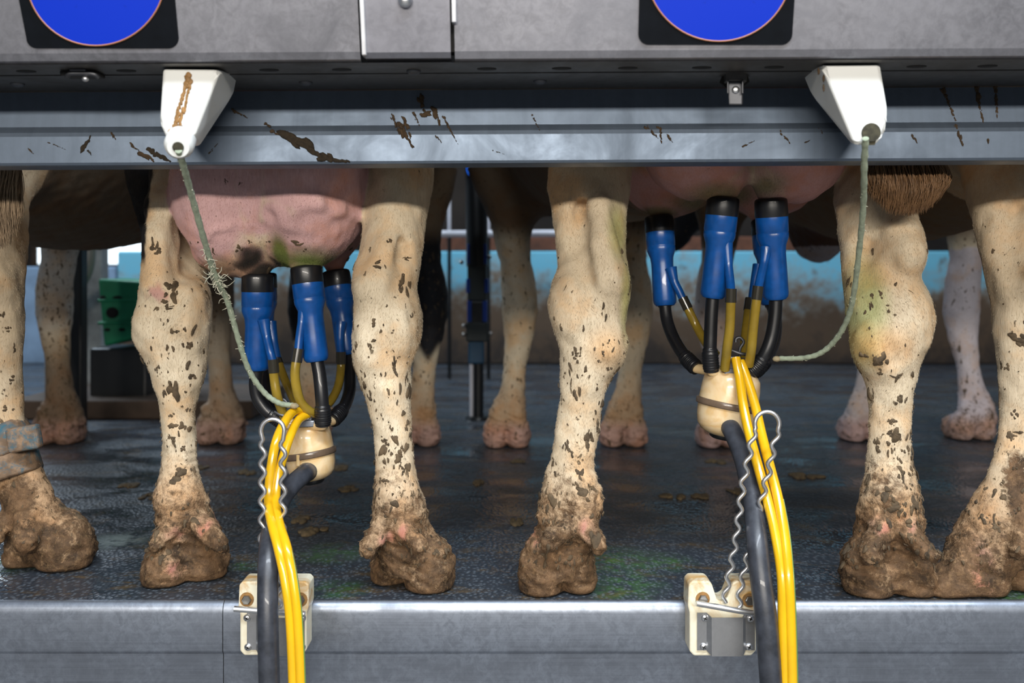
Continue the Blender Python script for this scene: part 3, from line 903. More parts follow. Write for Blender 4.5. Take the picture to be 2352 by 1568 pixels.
def loft(rows, k=.02):
    """rows (z, cx, cy, rx, ry): stacked ellipses, smooth in between"""
    R = np.array(sorted(rows))
    zz = np.linspace(R[0, 0], R[-1, 0], 240)
    cols = []
    for j in range(1, 5):
        v = np.interp(zz, R[:, 0], R[:, j])
        for _ in range(5):
            v[1:-1] = .25 * v[:-2] + .5 * v[1:-1] + .25 * v[2:]
        cols.append(v)
    lo = [np.min(R[:, 1] - R[:, 3]), np.min(R[:, 2] - R[:, 4]), R[0, 0]]
    hi = [np.max(R[:, 1] + R[:, 3]), np.max(R[:, 2] + R[:, 4]), R[-1, 0]]
    def fn(x, y, z):
        cx, cy, rx, ry = (np.interp(z, zz, c) for c in cols)
        px, py = x - cx, y - cy
        k0 = np.sqrt((px / rx) ** 2 + (py / ry) ** 2)
        k1 = np.sqrt((px / rx ** 2) ** 2 + (py / ry ** 2) ** 2)
        d = k0 * (k0 - 1) / np.maximum(k1, 1e-6)
        d = np.where(k0 < .02, -np.minimum(rx, ry), d)
        e = np.maximum(np.maximum(R[0, 0] - z, z - R[-1, 0]), 0)
        return np.sqrt(np.maximum(d, 0) ** 2 + e ** 2) + np.minimum(d, 0) * (e <= 0)
    return Prim(fn, lo, hi, k)


def ss(x, a, b):
    t = np.clip((x - a) / (b - a), 0, 1)
    return t * t * (3 - 2 * t)


def solid(prims, h):
    lo = np.min([p.lo for p in prims if not p.sub], axis=0) - 4 * h
    hi = np.max([p.hi for p in prims if not p.sub], axis=0) + 4 * h
    lo[2] = -3 * h
    n_ = np.ceil((hi - lo) / h).astype(int) + 1
    A = np.full(n_, .08, np.float32)
    ax = [lo[i] + h * np.arange(n_[i]) for i in range(3)]
    for p in prims:
        pad = p.k + 4 * h
        i0 = np.maximum(((p.lo - pad - lo) / h).astype(int), 0)
        i1 = np.minimum(((p.hi + pad - lo) / h).astype(int) + 2, n_)
        if np.any(i1 <= i0):
            continue
        x = ax[0][i0[0]:i1[0]][:, None, None]
        y = ax[1][i0[1]:i1[1]][None, :, None]
        z = ax[2][i0[2]:i1[2]][None, None, :]
        d = np.broadcast_to(p.fn(x, y, z), tuple(i1 - i0)).astype(np.float32)
        S = A[i0[0]:i1[0], i0[1]:i1[1], i0[2]:i1[2]]
        if p.sub:
            d = -d
            q = np.maximum(p.k - np.abs(S - d), 0) / p.k
            S[...] = np.maximum(S, d) + q * q * p.k * .25
        else:
            q = np.maximum(p.k - np.abs(S - d), 0) / p.k
            S[...] = np.minimum(S, d) - q * q * p.k * .25
    z = ax[2][None, None, :]
    np.maximum(A, (.0015 - z).astype(np.float32), out=A)      # flat soles on the floor
    g = openvdb.FloatGrid(background=.08)
    g.copyFromArray(A)
    pts, quads = g.convertToQuads(0.0)
    P, Qd = np.asarray(pts, np.float64) * h + lo, np.asarray(quads)
    q = P[Qd]
    nr = np.cross(q[:, 2] - q[:, 0], q[:, 3] - q[:, 1])
    if (q.mean(1) * nr).sum() < 0:
        Qd = Qd[:, ::-1]
    return P, np.ascontiguousarray(Qd)


# how far behind the hoof each height of the hind leg lies, and its depth
ZO = [0, .05, .10, .20, .38, .45, .52, .58, .66, .73, .80]
DO = [.02, .014, .004, .0, .0, .004, .014, .035, .07, .105, .15]
ZR = [0, .05, .1, .15, .22, .3, .36, .42, .5, .55, .6, .66, .73]
DR = [.05, .046, .042, .034, .029, .031, .040, .050, .058, .058, .058, .064, .085]


def hind_rows(px_rows, y0, tx=None, deep=0.):
    out = []
    for (py, L, R) in px_rows:
        z = .3
        for _ in range(6):
            d = D0 + y0 + float(np.interp(z, ZO, DO)) + deep * float(ss(z, .50, .60))
            z = H + (HY - py) * d / F
        out.append([z, ((L + R) / 2 - CX) * d / F, d - D0, (R - L) / 2 * d / F, float(np.interp(z, ZR, DR))])
    out.sort()
    z, cx, cy, rx, ry = out[-1]
    tx = cx if tx is None else tx
    out += [[z + .06, cx + (tx - cx) * .3, cy + .04, rx * 1.1, .115], [z + .14, cx + (tx - cx) * .6, cy + .09, max(rx, .10), .15], [z + .24, tx, cy + .14, .12, .17]]
    return out


def lobe(x0, x1, y0p, ybot, dy, length=.115, h_=None):
    """one claw of the hoof seen from behind between px x0..x1, heel bulb up to y0p"""
    d = .55 * F / (ybot - HY) + .0
    a = at((x0 + x1) / 2, ybot, d)
    r = (x1 - x0) / 2 * d / F
    hh = (ybot - y0p) * d / F
    yy = d - D0
    return [ell((a.x * (1 + r * .72 / d), yy + r * .72, hh * .34), (r * 1.0, r * .9, hh * .70), .006), ell((a.x * (1 + .062 / d), yy + .062, hh * .22), (r * .98, .068, hh * .62), .015)]


def dew(x0, y0p, r0, x1, y1p, r1, d):
    return cone(at(x0, y0p, d + .012), at(x1, y1p, d - .012), r0 * d / F * .95, r1 * d / F * 1.02, .007)


def bumpp(px, py, d, rx, rz, ry, k=.02):
    return ell(at(px, py, d), (rx * d / F, ry, rz * d / F), k)


def groove(pts, r, k=.012):
    P = [at(*p) for p in pts]
    return [cone(P[i], P[i + 1], r, r, k, True) for i in range(len(P) - 1)]


def ridge(pts, r, k=.014):
    P = [at(*p) for p in pts]
    return [cone(P[i], P[i + 1], r, r, k) for i in range(len(P) - 1)]


# front leg seen from behind, offsets about its middle, px at the depth of the front hoof
FR = [(380, -8, 95), (440, -2, 78), (480, 2, 60), (522, 4, 46), (560, 6, 41), (600, 12, 36), (640, 18, 40), (674, 21, 42), (724, 22, 42), (776, 20, 34), (850, 10, 26), (900, 5, 29), (925, -1, 36), (955, -6, 43), (985, -10, 48)]


def front_leg(cx, ybot, top=None, lean=0, mir=1, s=1.0):
    d = .55 * F / (ybot - HY)
    rows = []
    for (py, ox, hw) in FR:
        z = (1029 - py) * 2.81 / F * s
        k = 2.81 / F * s
        x = (cx - CX) * d / F + ox * mir * k + lean * z
        ry = float(np.interp(z, [0, .06, .12, .2, .32, .4, .5, .6, .75, .87], [.05, .05, .045, .034, .036, .050, .045, .06, .10, .14]))
        cy = d - D0 + .04 + float(np.interp(z, [0, .1, .2, .38, .5, .8], [.0, -.01, 0, .015, .01, .02]))
        rows.append([z, x, cy, hw * k, ry])
    P = [loft(rows, .03)]
    k = 2.81 / F
    x0 = (cx - CX) * d / F
    for sx in (-1, 1):
        P.append(ell((x0 + (sx * 26 - 8) * k, d - D0 + .05, .03), (29 * k, .07, .05), .012))
        P.append(ell((x0 + (sx * 26 - 8) * k, d - D0 + .015, .045), (27 * k, .04, .05), .012))
        P.append(ell((x0 + (sx * 25 - 6) * k, d - D0 + .004, .105), (.017, .020, .024), .022))
    return P


def torso(hx, fx, belly, s=1.0, y0=0.):
    """trunk from rump (x = hx) to chest (x = fx); belly is the height of its lowest line"""
    mx = hx * .45 + fx * .55
    c = 1.05
    rot = Matrix.Rotation(-math.atan2(fx - hx, 1.25), 3, 'Z')
    return [ell((mx, .72 + y0, c), (.31 * s, .80, c - belly), .08, rot), ell((hx, .30 + y0, 1.10), (.25 * s, .31, .26), .10), ell((fx, 1.28 + y0, 1.02), (.235 * s, .32, .30), .10)]


def head(neck0, poll, muzzle, ear=True):
    a, p, m = (np.array(v, float) for v in (neck0, poll, muzzle))
    u = (m - p) / np.linalg.norm(m - p)
    side = np.cross(u, (0, 0, 1.))
    side = side / max(np.linalg.norm(side), 1e-6)
    P = [cone(a, p, .16, .10, .08), cone(p, p + (m - p) * .5, .105, .085, .05), cone(p + (m - p) * .45, m, .078, .070, .04), ell(m, (.075, .07, .06), .03)]
    for sgn in (-1, 1):
        e0 = p + side * sgn * .09
        P += [cone(e0, e0 + side * sgn * .13 + np.array((0, 0, -.03)), .03, .035, .02), ell(p + (m - p) * .33 + side * sgn * .085 + np.array((0, 0, .03)), (.022, .022, .02), .01)]
    return P


COATS = []


def wob(x, y, z, f, seed, n_=7):
    rg = np.random.default_rng(seed)
    o = 0
    for _ in range(n_):
        k = rg.normal(0, 1, 3)
        k *= f * rg.uniform(.6, 1.5) / np.linalg.norm(k)
        o = o + np.sin(x * k[0] + y * k[1] + z * k[2] + rg.uniform(0, 6.3))
    return o / n_ ** .5


def vnormals(pts, quads):
    P = pts[quads]
    nr = np.cross(P[:, 2] - P[:, 0], P[:, 3] - P[:, 1])
    v = np.zeros_like(pts)
    for j in range(4):
        np.add.at(v, quads[:, j], nr)
    return v / (np.linalg.norm(v, axis=1)[:, None] + 1e-12)


def cow(name, prims, label, paint, h=.005, loc=(0, 0, 0)):
    pts, quads = solid(prims, h)
    x, y, z = pts.T
    nv = vnormals(pts, quads)
    amp = .0011 * wob(x, y, z * .55, 95, 5) + .0009 * wob(x, y, z * .7, 190, 6)
    low = 1 - ss(z, .08, .22)
    amp += low * (.0016 * wob(x, y, z * 1.6, 150, 8) + .0015 * wob(x, y, z, 330, 9))
    wr = np.exp(-((z - .20) / .05) ** 2) * (y < .3)
    amp += wr * .0006 * np.sin(z * 380 + 5 * wob(x, y, z, 40, 12)) * (1 + wob(x, y, z, 60, 13))
    amp *= ss(z, .004, .02) * (1 - ss(z, .68, .8))
    pts = pts + nv * amp[:, None]
    x, y, z = pts.T
    col = np.tile(np.array([.60, .49, .35]), (len(pts), 1))
    fleck = np.full(len(pts), .5)
    cake = np.zeros(len(pts))
    col, fleck, cake = paint(x, y, z, col, fleck, cake)
    me = bpy.data.meshes.new(name)
    me.vertices.add(len(pts))
    L = np.array(loc)
    me.vertices.foreach_set('co', (pts - L).ravel().astype(np.float32))
    me.loops.add(quads.size)
    me.loops.foreach_set('vertex_index', quads.ravel().astype(np.int32))
    me.polygons.add(len(quads))
    me.polygons.foreach_set('loop_start', np.arange(0, quads.size, 4, dtype=np.int32))
    me.update(calc_edges=True)
    me.polygons.foreach_set('use_smooth', np.ones(len(quads), bool))
    a = me.attributes.new('Col', 'FLOAT_COLOR', 'POINT')
    a.data.foreach_set('color', np.c_[np.clip(col, 0, 1), np.ones(len(pts))].ravel().astype(np.float32))
    for nm, v in (('fleck', fleck), ('cake', cake)):
        a = me.attributes.new(nm, 'FLOAT', 'POINT')
        a.data.foreach_set('value', v.astype(np.float32))
    me.materials.append(M['coat'])
    o = bpy.data.objects.new(name, me)
    o.location = loc
    C.objects.link(o)
    tag(o, label, 'cow', 'cows standing in the milking stalls')
    COATS.append((o, pts, quads, col))
    return o


def blend(col, w, c):
    return col * (1 - w[:, None]) + np.array(c) * w[:, None]


def spot(x, y, z, px, py, d, rx, rz, soft=.5):
    p = at(px, py, d)
    q = np.sqrt(((x - p.x) / (rx * d / F)) ** 2 + ((z - p.z) / (rz * d / F)) ** 2)
    return 1 - ss(q, 1 - soft, 1 + soft)


CREAM, TAN, PINK, BLACK, GREEN, SOIL = (.66, .56, .41), (.42, .29, .165), (.64, .40, .40), (.008, .008, .011), (.14, .19, .035), (.24, .145, .07)


def base_paint(x, y, z, col, fleck, cake, tan=.0, mudtop=.17):
    col = blend(col, np.ones(len(x)), CREAM)
    col = blend(col, ss(z, .60, .80) * .55 + tan * np.ones(len(x)), TAN)
    lowz = ss(z, .30, .10)
    lowz = 1 - ss(z, .08, .30)
    col = blend(col, (1 - ss(z, .10, .27)) * .85, (.40, .25, .135))
    cake = np.maximum(cake, (1 - ss(z, .03, mudtop + .14)) * .80)
    cake = np.maximum(cake, (1 - ss(z, .0, .07)) * .95)
    fleck = .40 + .10 * (1 - ss(z, .12, .45)) - .16 * ss(z, .52, .70)
    return col, fleck, cake


# ---- cow with the pink udder (left)
RA = [(385, 294, 430), (434, 304, 450), (497, 322, 462), (548, 332, 470), (600, 334, 473), (650, 328, 473), (666, 328, 473), (681, 336, 474), (707, 329, 476), (740, 319, 475), (770, 322, 472), (800, 331, 471), (846, 344, 472), (885, 353, 464), (908, 365, 455), (950, 371, 447), (1010, 375, 450), (1060, 373, 453), (1110, 370, 461), (1150, 365, 474), (1190, 361, 490), (1215, 358, 500), (1245, 360, 506), (1275, 362, 508), (1300, 370, 500)]
RB = [(380, 854, 996), (420, 849, 993), (470, 842, 984), (520, 837, 975), (570, 827, 971), (600, 819, 966), (620, 814, 964), (660, 815, 955), (690, 819, 955), (740, 819, 961), (780, 818, 957), (830, 819, 945), (860, 824, 944), (900, 836, 942), (950, 852, 944), (1000, 860, 947), (1050, 863, 951), (1100, 863, 958), (1130, 860, 968), (1170, 857, 982), (1200, 858, 985), (1220, 862, 990), (1250, 866, 1003), (1280, 872, 1015), (1310, 880, 1015)]
A0, B0 = .075, .02
hx1, fx1 = -.40, -.464
dA, dB = D0 + A0, D0 + B0
uy1 = .10
du = D0 + uy1
Q = lambda px, py, d: at(px, py, d)
udder1 = [ell((Q(521, 400, du).x, uy1, .705), (.092, .132, .160), .05), ell((Q(718, 400, du).x, uy1, .712), (.102, .132, .152), .030),
          ell((Q(562, 400, du).x, uy1 + .02, .625), (.066, .105, .082), .04), ell((Q(684, 400, du).x, uy1 + .02, .635), (.070, .105, .080), .022), ell((Q(616, 400, du).x, uy1 + .008, .71), (.075, .125, .125), .035),
          ell((Q(560, 400, du).x, uy1 + .17, .70), (.10, .12, .135), .04), ell((Q(700, 400, du).x, uy1 + .17, .70), (.10, .12, .135), .04),
          ell((Q(620, 400, du).x, uy1 + .05, .86), (.185, .17, .14), .05)]
def usurf(px, py, lst=udder1, d_=du):
    X = (px - CX) * (d_ - .12) / F
    Z = H + (HY - py) * (d_ - .12) / F
    ys = np.linspace(-.12, .4, 521)
    v = np.min([p.fn(X, ys, Z) for p in lst], axis=0)
    i = int(np.argmax(v < .001)) if np.any(v < .001) else 120
    return (X, ys[i], Z)
vein = [(470, 548), (482, 532), (490, 525), (505, 524), (518, 520), (524, 512), (532, 509), (540, 513), (546, 519), (556, 517), (562, 511), (572, 510), (582, 515), (598, 513), (612, 508)]
vp = [usurf(*v) for v in vein]
udder1 += [cone(vp[i], vp[i + 1], .0055, .0055, .005) for i in range(len(vp) - 1)]
vein2 = [usurf(*v) for v in ((690, 470), (730, 468), (770, 478), (800, 490))]
udder1 += [cone(vein2[i], vein2[i + 1], .005, .005, .02) for i in range(3)]
lp = usurf(645, 486)
udder1 += [ell((lp[0], lp[1] + .012, lp[2]), (.026, .020, .024), .03), *groove([(618, 500, du - .118), (623, 550, du - .112), (628, 600, du - .08)], .006, .02)]
teats1 = [cone(Q(592, 600, 1.64), Q(592, 640, 1.64), .022, .015, .03), cone(Q(702, 580, 1.63), Q(703, 622, 1.63), .022, .015, .03), cone(Q(770, 560, 1.84), Q(770, 640, 1.84), .020, .015, .03), cone(Q(603, 570, 1.86), Q(603, 640, 1.86), .020, .015, .03)]
legsA = [loft(hind_rows(RA, A0, hx1 - .15, .075))] + lobe(333, 428, 1248, 1352, 0) + lobe(424, 524, 1240, 1336, 0) + [dew(395, 1210, 26, 356, 1250, 17, dA - .045), dew(462, 1208, 28, 504, 1246, 22, dA - .045),
         bumpp(362, 664, dA - .015, 30, 36, .034, .02), bumpp(440, 720, dA - .01, 32, 75, .045, .03), bumpp(352, 745, dA - .0, 30, 60, .05, .03), bumpp(395, 1150, dA - .025, 40, 40, .02, .03),
         ell(at(428, 1262, dA - .05), (.030, .022, .010), .012, None, True), *ridge([(378, 400, dA + .035), (375, 470, dA + .01), (372, 540, dA - .005), (366, 610, dA - .015)], .027, .02), *ridge([(372, 560, dA - .01), (364, 650, dA - .03)], .020, .03), *groove([(415, 640, dA - .058), (398, 700, dA - .066), (392, 780, dA - .058), (398, 850, dA - .046)], .007, .02), *groove([(420, 520, dA + .0), (415, 600, dA - .035)], .012, .03)]
legsB = [loft(hind_rows(RB, B0, hx1 + .15))] + lobe(853, 936, 1250, 1346, 0) + lobe(928, 1045, 1240, 1365, 0) + [dew(878, 1205, 24, 846, 1258, 22, dB - .04), dew(935, 1225, 24, 962, 1254, 20, dB - .05),
         bumpp(862, 655, dB - .012, 40, 42, .042, .03), bumpp(925, 745, dB - .0, 34, 70, .048, .03), bumpp(850, 790, dB - .0, 30, 70, .045, .03), bumpp(915, 1160, dB - .02, 44, 50, .022, .03),
         ell(at(905, 1268, dB - .05), (.026, .022, .010), .012, None, True), *ridge([(902, 500, dB + .03), (892, 580, dB - .01), (880, 650, dB - .03)], .014, .03), *groove([(920, 560, dB - .0), (926, 640, dB - .052), (915, 690, dB - .055)], .010, .02), *groove([(885, 720, dB - .062), (880, 800, dB - .055), (890, 870, dB - .04)], .007, .02)]
front1 = front_leg(712, 1004, mir=-1) + front_leg(962, 1026)
body1 = torso(hx1, fx1, .70) + head((fx1 + .02, 1.55, 1.10), (fx1 + .05, 1.98, 1.12), (fx1 + .08, 2.25, .88))
edgeZ = [.60, .63, .68, .72, .80, 1.2]
edgeX = [334, 337, 343, 350, 366, 372]
def paint1(x, y, z, col, fleck, cake):
    col, fleck, cake = base_paint(x, y, z, col, fleck, cake)
    dU = np.min([p.fn(x, y, z) for p in udder1 + teats1], axis=0)
    dL = np.min([p.fn(x, y, z) for p in legsA + legsB if not p.sub], axis=0)
    u = (1 - ss(dU, .006, .016)) * ss(dL - dU, -.002, .004) * (z < .95)
    col = blend(col, u, PINK)
    fleck = fleck * (1 - u) + .30 * u
    ub = u * (y < .12)
    jag = .02 * np.sin(x * 160) * np.sin(z * 210 + x * 90)
    col = blend(col, ub * np.maximum(spot(x, y, z, 630, 590, du - .1, 24, 50, .5), spot(x, y, z, 690, 605, du - .1, 80, 32, .8)) * .95, (.12, .17, .03))
    col = blend(col, ub * spot(x, y, z, 500, 615, du - .08, 60, 26, .6) * .7, (.28, .20, .08))
    col = blend(col, ub * spot(x + jag * .3, y, z + jag * .3, 574, 603, du - .08, 42, 42, .13), (.030, .028, .026))
    col = blend(col, u * (y > .15), (.36, .20, .18))
    # black patch on the outside of the left thigh, black upper left foreleg and chest
    w = ss(np.interp(z, edgeZ, edgeX) - (CX + x * F / (D0 + y)) + 1.6 * np.sin(z * 190) * np.sin(z * 77), -2.5, 2.5) * (y < .9) * ss(z, .55, .575)
    col = blend(col, w, BLACK)
    w = ss(y, 1.0, 1.05) * ss(z + .02 * np.sin(x * 90), .27, .31)
    col = blend(col, w, BLACK)
    fleck = np.where(y > .9, .56, fleck)
    low = (y > .9) * (1 - ss(z, .05, .10))
    col = blend(col, low * .7, (.45, .27, .25))
    cake = np.where(y > .9, cake * .35, cake)
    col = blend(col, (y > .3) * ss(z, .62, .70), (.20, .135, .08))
    col = blend(col, spot(x + jag * .5, y, z, 364, 672, dA - .05, 17, 20, .7) * (y < .2) * .75, (.50, .24, .24))
    for (px_, py_, d_) in ((470, 1212, dA), (402, 1222, dA), (888, 1238, dB), (922, 1222, dB), (400, 1310, dA)):
        w = spot(x, y, z, px_, py_, d_ - .05, 17, 20, .7) * (y < .3)
        w = w * np.clip(.55 + .5 * wob(x, y, z, 220, 44), 0, 1)
        col = blend(col, w, (.45, .21, .165))
        cake = cake - w * .40
    return col, fleck, cake
cow1 = cow('cow', udder1 + teats1 + legsA + legsB + front1 + body1, 'cream cow with a full pink udder and a black patch on its left thigh', paint1, .0042, (hx1, .6, 0))

# ---- cow with the shaded udder (right)
RC = [(380, 1260, 1451), (440, 1258, 1445), (480, 1267, 1439), (530, 1275, 1434), (580, 1281, 1437), (620, 1280, 1441), (660, 1273, 1445), (690, 1268, 1444), (720, 1273, 1436), (760, 1282, 1431), (800, 1287, 1432), (830, 1287, 1422), (860, 1287, 1408), (900, 1286, 1391), (950, 1282, 1380), (1000, 1275, 1375), (1050, 1268, 1366), (1100, 1252, 1363), (1150, 1239, 1365), (1200, 1234, 1371), (1230, 1228, 1368), (1260, 1219, 1362), (1290, 1212, 1358), (1320, 1212, 1352)]
RD = [(380, 1926, 2110), (404, 1926, 2108), (454, 1922, 2100), (490, 1924, 2098), (522, 1927, 2111), (560, 1931, 2123), (585, 1934, 2124), (605, 1937, 2117), (620, 1939, 2107), (640, 1941, 2108), (680, 1944, 2122), (720, 1948, 2131), (750, 1952, 2133), (780, 1955, 2127), (810, 1961, 2116), (833, 1969, 2109), (867, 1985, 2099), (900, 1994, 2093), (950, 1998, 2088), (1000, 1998, 2088), (1050, 1992, 2089), (1100, 1985, 2102), (1150, 1975, 2114), (1190, 1970, 2122), (1220, 1966, 2122), (1260, 1958, 2118), (1300, 1954, 2120), (1330, 1956, 2120)]
C0, E0 = .005, .0
dC, dD = D0 + C0, D0 + E0
hx2, fx2 = .385, .185
uy2 = .09
du2 = D0 + uy2
udder2 = [ell((Q(1594, 0, du2).x, uy2, .805), (.100, .125, .128), .03), ell((Q(1828, 0, du2).x, uy2, .80), (.092, .125, .130), .018),
          ell((Q(1535, 0, 1.86).x, .31, .78), (.105, .13, .124), .03), ell((Q(1760, 0, 1.86).x, .31, .78), (.115, .13, .125), .03), ell((Q(1710, 0, du2).x, uy2 + .08, .92), (.20, .18, .13), .05)]
teats2 = [cone(Q(1672, 408, 1.61), Q(1662, 462, 1.61), .030, .016, .04), cone(Q(1768, 400, 1.61), Q(1770, 465, 1.61), .028, .016, .04), cone(Q(1513, 470, 1.80), Q(1513, 510, 1.80), .022, .015, .03), cone(Q(1745, 470, 1.83), Q(1757, 515, 1.83), .022, .015, .03)]
legsC = [loft(hind_rows(RC, C0, hx2 - .15))] + lobe(1189, 1296, 1240, 1372, 0) + lobe(1288, 1368, 1250, 1366, 0) + [dew(1305, 1215, 26, 1262, 1242, 24, dC - .045), dew(1340, 1208, 28, 1372, 1252, 22, dC - .045),
         bumpp(1395, 640, dC - .02, 42, 50, .040, .03), bumpp(1315, 700, dC - .0, 45, 80, .048, .03), bumpp(1400, 800, dC - .01, 30, 40, .040, .03), bumpp(1340, 1150, dC - .02, 44, 50, .022, .03),
         ell(at(1320, 1262, dC - .05), (.030, .022, .010), .012, None, True), *ridge([(1380, 480, dC + .0), (1385, 560, dC - .025), (1392, 630, dC - .04)], .016, .03), *groove([(1330, 560, dC - .01), (1345, 640, dC - .05), (1360, 700, dC - .065), (1350, 770, dC - .060)], .009, .02), *groove([(1340, 470, dC + .03), (1320, 560, dC - .015)], .010, .03)]
legsD = [loft(hind_rows(RD, E0, hx2 + .15))] + lobe(1934, 2046, 1240, 1376, 0) + lobe(2038, 2141, 1240, 1374, 0) + [dew(2022, 1225, 30, 1998, 1272, 27, dD - .05), dew(2085, 1222, 28, 2138, 1274, 20, dD - .05),
         bumpp(2080, 585, dD - .02, 40, 46, .040, .03), bumpp(2085, 730, dD - .0, 44, 75, .048, .03), bumpp(2020, 790, dD - .02, 50, 60, .040, .03), bumpp(2045, 1150, dD - .022, 50, 60, .024, .03),
         ell(at(2068, 1290, dD - .05), (.026, .022, .014), .012, None, True), *ridge([(2060, 470, dD + .02), (2072, 530, dD - .01), (2080, 580, dD - .035)], .016, .03), *groove([(2035, 600, dD - .045), (2040, 680, dD - .066), (2038, 760, dD - .066), (2055, 830, dD - .055)], .008, .02), *groove([(1990, 560, dD - .0), (1985, 700, dD - .05)], .010, .03)]
tail2 = ridge([(2070, 180, 1.56), (2075, 300, 1.50), (2085, 385, 1.475), (2085, 430, 1.475)], .018, .02)
front2 = front_leg(1172, 1029) + front_leg(1442, 1027)
body2 = torso(hx2, fx2, .67) + head((fx2, 1.55, 1.08), (fx2 - .02, 1.98, 1.12), (fx2 - .02, 2.25, .90))
def paint2(x, y, z, col, fleck, cake):
    col, fleck, cake = base_paint(x, y, z, col, fleck, cake, .12, .20)
    dU = np.min([p.fn(x, y, z) for p in udder2 + teats2], axis=0)
    dL = np.min([p.fn(x, y, z) for p in legsC + legsD if not p.sub], axis=0)
    u = (1 - ss(dU, .006, .016)) * ss(dL - dU, -.002, .004) * (z < .98)
    col = blend(col, u, (.60, .33, .31))
    fleck = fleck * (1 - u) + .05 * u
    col = blend(col, u * np.maximum.reduce([spot(x, y, z, 1650, 445, du2 - .05, 60, 22, .8), spot(x, y, z, 1775, 420, du2 - .1, 40, 26, .8), spot(x, y, z, 1510, 490, 1.8, 50, 14, .6)]) * .75, (.17, .19, .07))
    col = blend(col, np.maximum(spot(x, y, z, 1428, 530, dC - .05, 26, 60, .7), spot(x, y, z, 1440, 680, dC - .03, 14, 90, .8)) * (y < .15) * (1 - u) * .55, (.40, .42, .08))
    col = blend(col, np.maximum(spot(x, y, z, 2012, 690, dD - .06, 34, 90, .7), spot(x, y, z, 1985, 760, dD - .05, 40, 80, .7)) * (y < .15) * .55, (.30, .40, .10))
    col = blend(col, np.maximum(spot(x, y, z, 2035, 790, dD - .06, 60, 36, .8), spot(x, y, z, 1395, 800, dC - .05, 40, 40, .8)) * (y < .15) * .6, (.55, .30, .11))
    w = spot(x, y, z, 2045, 1150, dD - .05, 70, 90, .9) * .55 * (y < .15)
    cake = np.maximum(cake, w)
    cake = np.maximum(cake, (x > .5) * (y < .3) * (1 - ss(z, .10, .22)) * .8)
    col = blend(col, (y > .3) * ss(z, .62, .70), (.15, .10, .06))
    fleck = np.where(y > .9, .55, fleck)
    col = blend(col, (y > .9) * (1 - ss(z, .05, .10)) * .7, (.45, .27, .25))
    cake = np.where(y > .9, cake * .35, cake)
    for (px_, py_, d_) in ((1348, 1212, dC), (2088, 1200, dD), (2024, 1212, dD), (1226, 1250, dC)):
        w = spot(x, y, z, px_, py_, d_ - .05, 17, 20, .7) * (y < .3)
        w = w * np.clip(.55 + .5 * wob(x, y, z, 220, 44), 0, 1)
        col = blend(col, w, (.45, .21, .165))
        cake = cake - w * .40
    return col, fleck, cake
cow2 = cow('cow', udder2 + teats2 + legsC + legsD + tail2 + front2 + body2, 'cream cow with a brown tail switch and a shaded udder high between its legs', paint2, .0042, (hx2, .6, 0))

# ---- cow at the left edge with the leg band
RE = [(385, -110, 54), (440, -105, 56), (485, -95, 57), (560, -90, 55), (600, -85, 55), (640, -82, 48), (700, -85, 48), (770, -82, 51), (800, -78, 48), (850, -66, 48), (900, -58, 50), (950, -50, 55), (1000, -40, 64), (1037, -30, 78), (1083, -15, 97), (1133, 2, 120), (1183, 12, 144), (1215, 20, 165), (1245, 24, 175), (1270, 30, 178)]
G0 = .14
dE = D0 + G0
hx0, fx0 = -1.16, -1.14
legsE = [loft(hind_rows(RE, G0, hx0 + .15))] + lobe(24, 100, 1208, 1308, 0) + lobe(94, 214, 1195, 1316, 0) + [dew(62, 1190, 30, 62, 1242, 26, dE - .05), dew(0, 1200, 26, -10, 1232, 20, dE - .03), ell(at(132, 1232, dE), (.047, .045, .05), .025),
         *groove([(0, 700, dE - .065), (-10, 800, dE - .055)], .009, .02), bumpp(-20, 650, dE - .02, 40, 46, .04, .03)]
RE2 = [(py, L - 520 + (0 if py < 950 else (py - 950) * -.5), R - 520 + (0 if py < 950 else (py - 950) * -.5)) for (py, L, R) in RE]
legsE2 = [loft(hind_rows(RE2, G0, hx0 - .15))] + lobe(-640, -560, 1208, 1310, 0) + lobe(-566, -480, 1208, 1310, 0)
tail0 = ridge([(10, 180, 1.66), (10, 300, 1.62), (10, 420, 1.60)], .018, .02)
front0 = front_leg(128, 1022, mir=-1, s=1.02) + front_leg(505, 1022, mir=-1, s=.98)
body0 = torso(hx0, fx0 + .10, .60, 1.05) + head((fx0, 1.55, 1.08), (fx0, 1.98, 1.1), (fx0 + .03, 2.22, .85))
def paint0(x, y, z, col, fleck, cake):
    col, fleck, cake = base_paint(x, y, z, col, fleck, cake, .22, .10)
    col = blend(col, spot(x, y, z, 60, 1120, dE, 160, 90, .6) * (y < .5) * .45, (.42, .25, .13))
    cake = np.maximum(cake, spot(x, y, z, 20, 1170, dE - .05, 60, 70, .5) * (y < .5) * .9)
    cake = np.maximum(cake, spot(x, y, z, 205, 1285, dE - .03, 50, 60, .5) * (y < .5))
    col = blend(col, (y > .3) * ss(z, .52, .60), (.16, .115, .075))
    fr = (y > .9) * 1.
    lf = fr * (x < fx0) * (z < .66)
    rt = fr * (x > fx0)
    col = blend(col, rt * ss(z, .3, .6) * .8, (.10, .085, .075))
    col = blend(col, rt * .5 * (z < .5), (.14, .11, .09))
    col = blend(col, lf * ss(z, .32, .42), (.60, .57, .52))
    col = blend(col, lf * (1 - ss(z, .22, .42)) * .85, (.11, .075, .05))
    fleck = np.where(y > .9, .56 + .12 * (x < fx0), fleck)
    col = blend(col, fr * (1 - ss(z, .05, .10)) * .7, (.40, .24, .20))
    cake = np.where(y > .9, cake * .5, cake)
    return col, fleck, cake
cow0 = cow('cow', legsE + legsE2 + tail0 + front0 + body0, 'tan cow at the left edge wearing a muddy blue leg band', paint0, .006, (hx0, .6, 0))

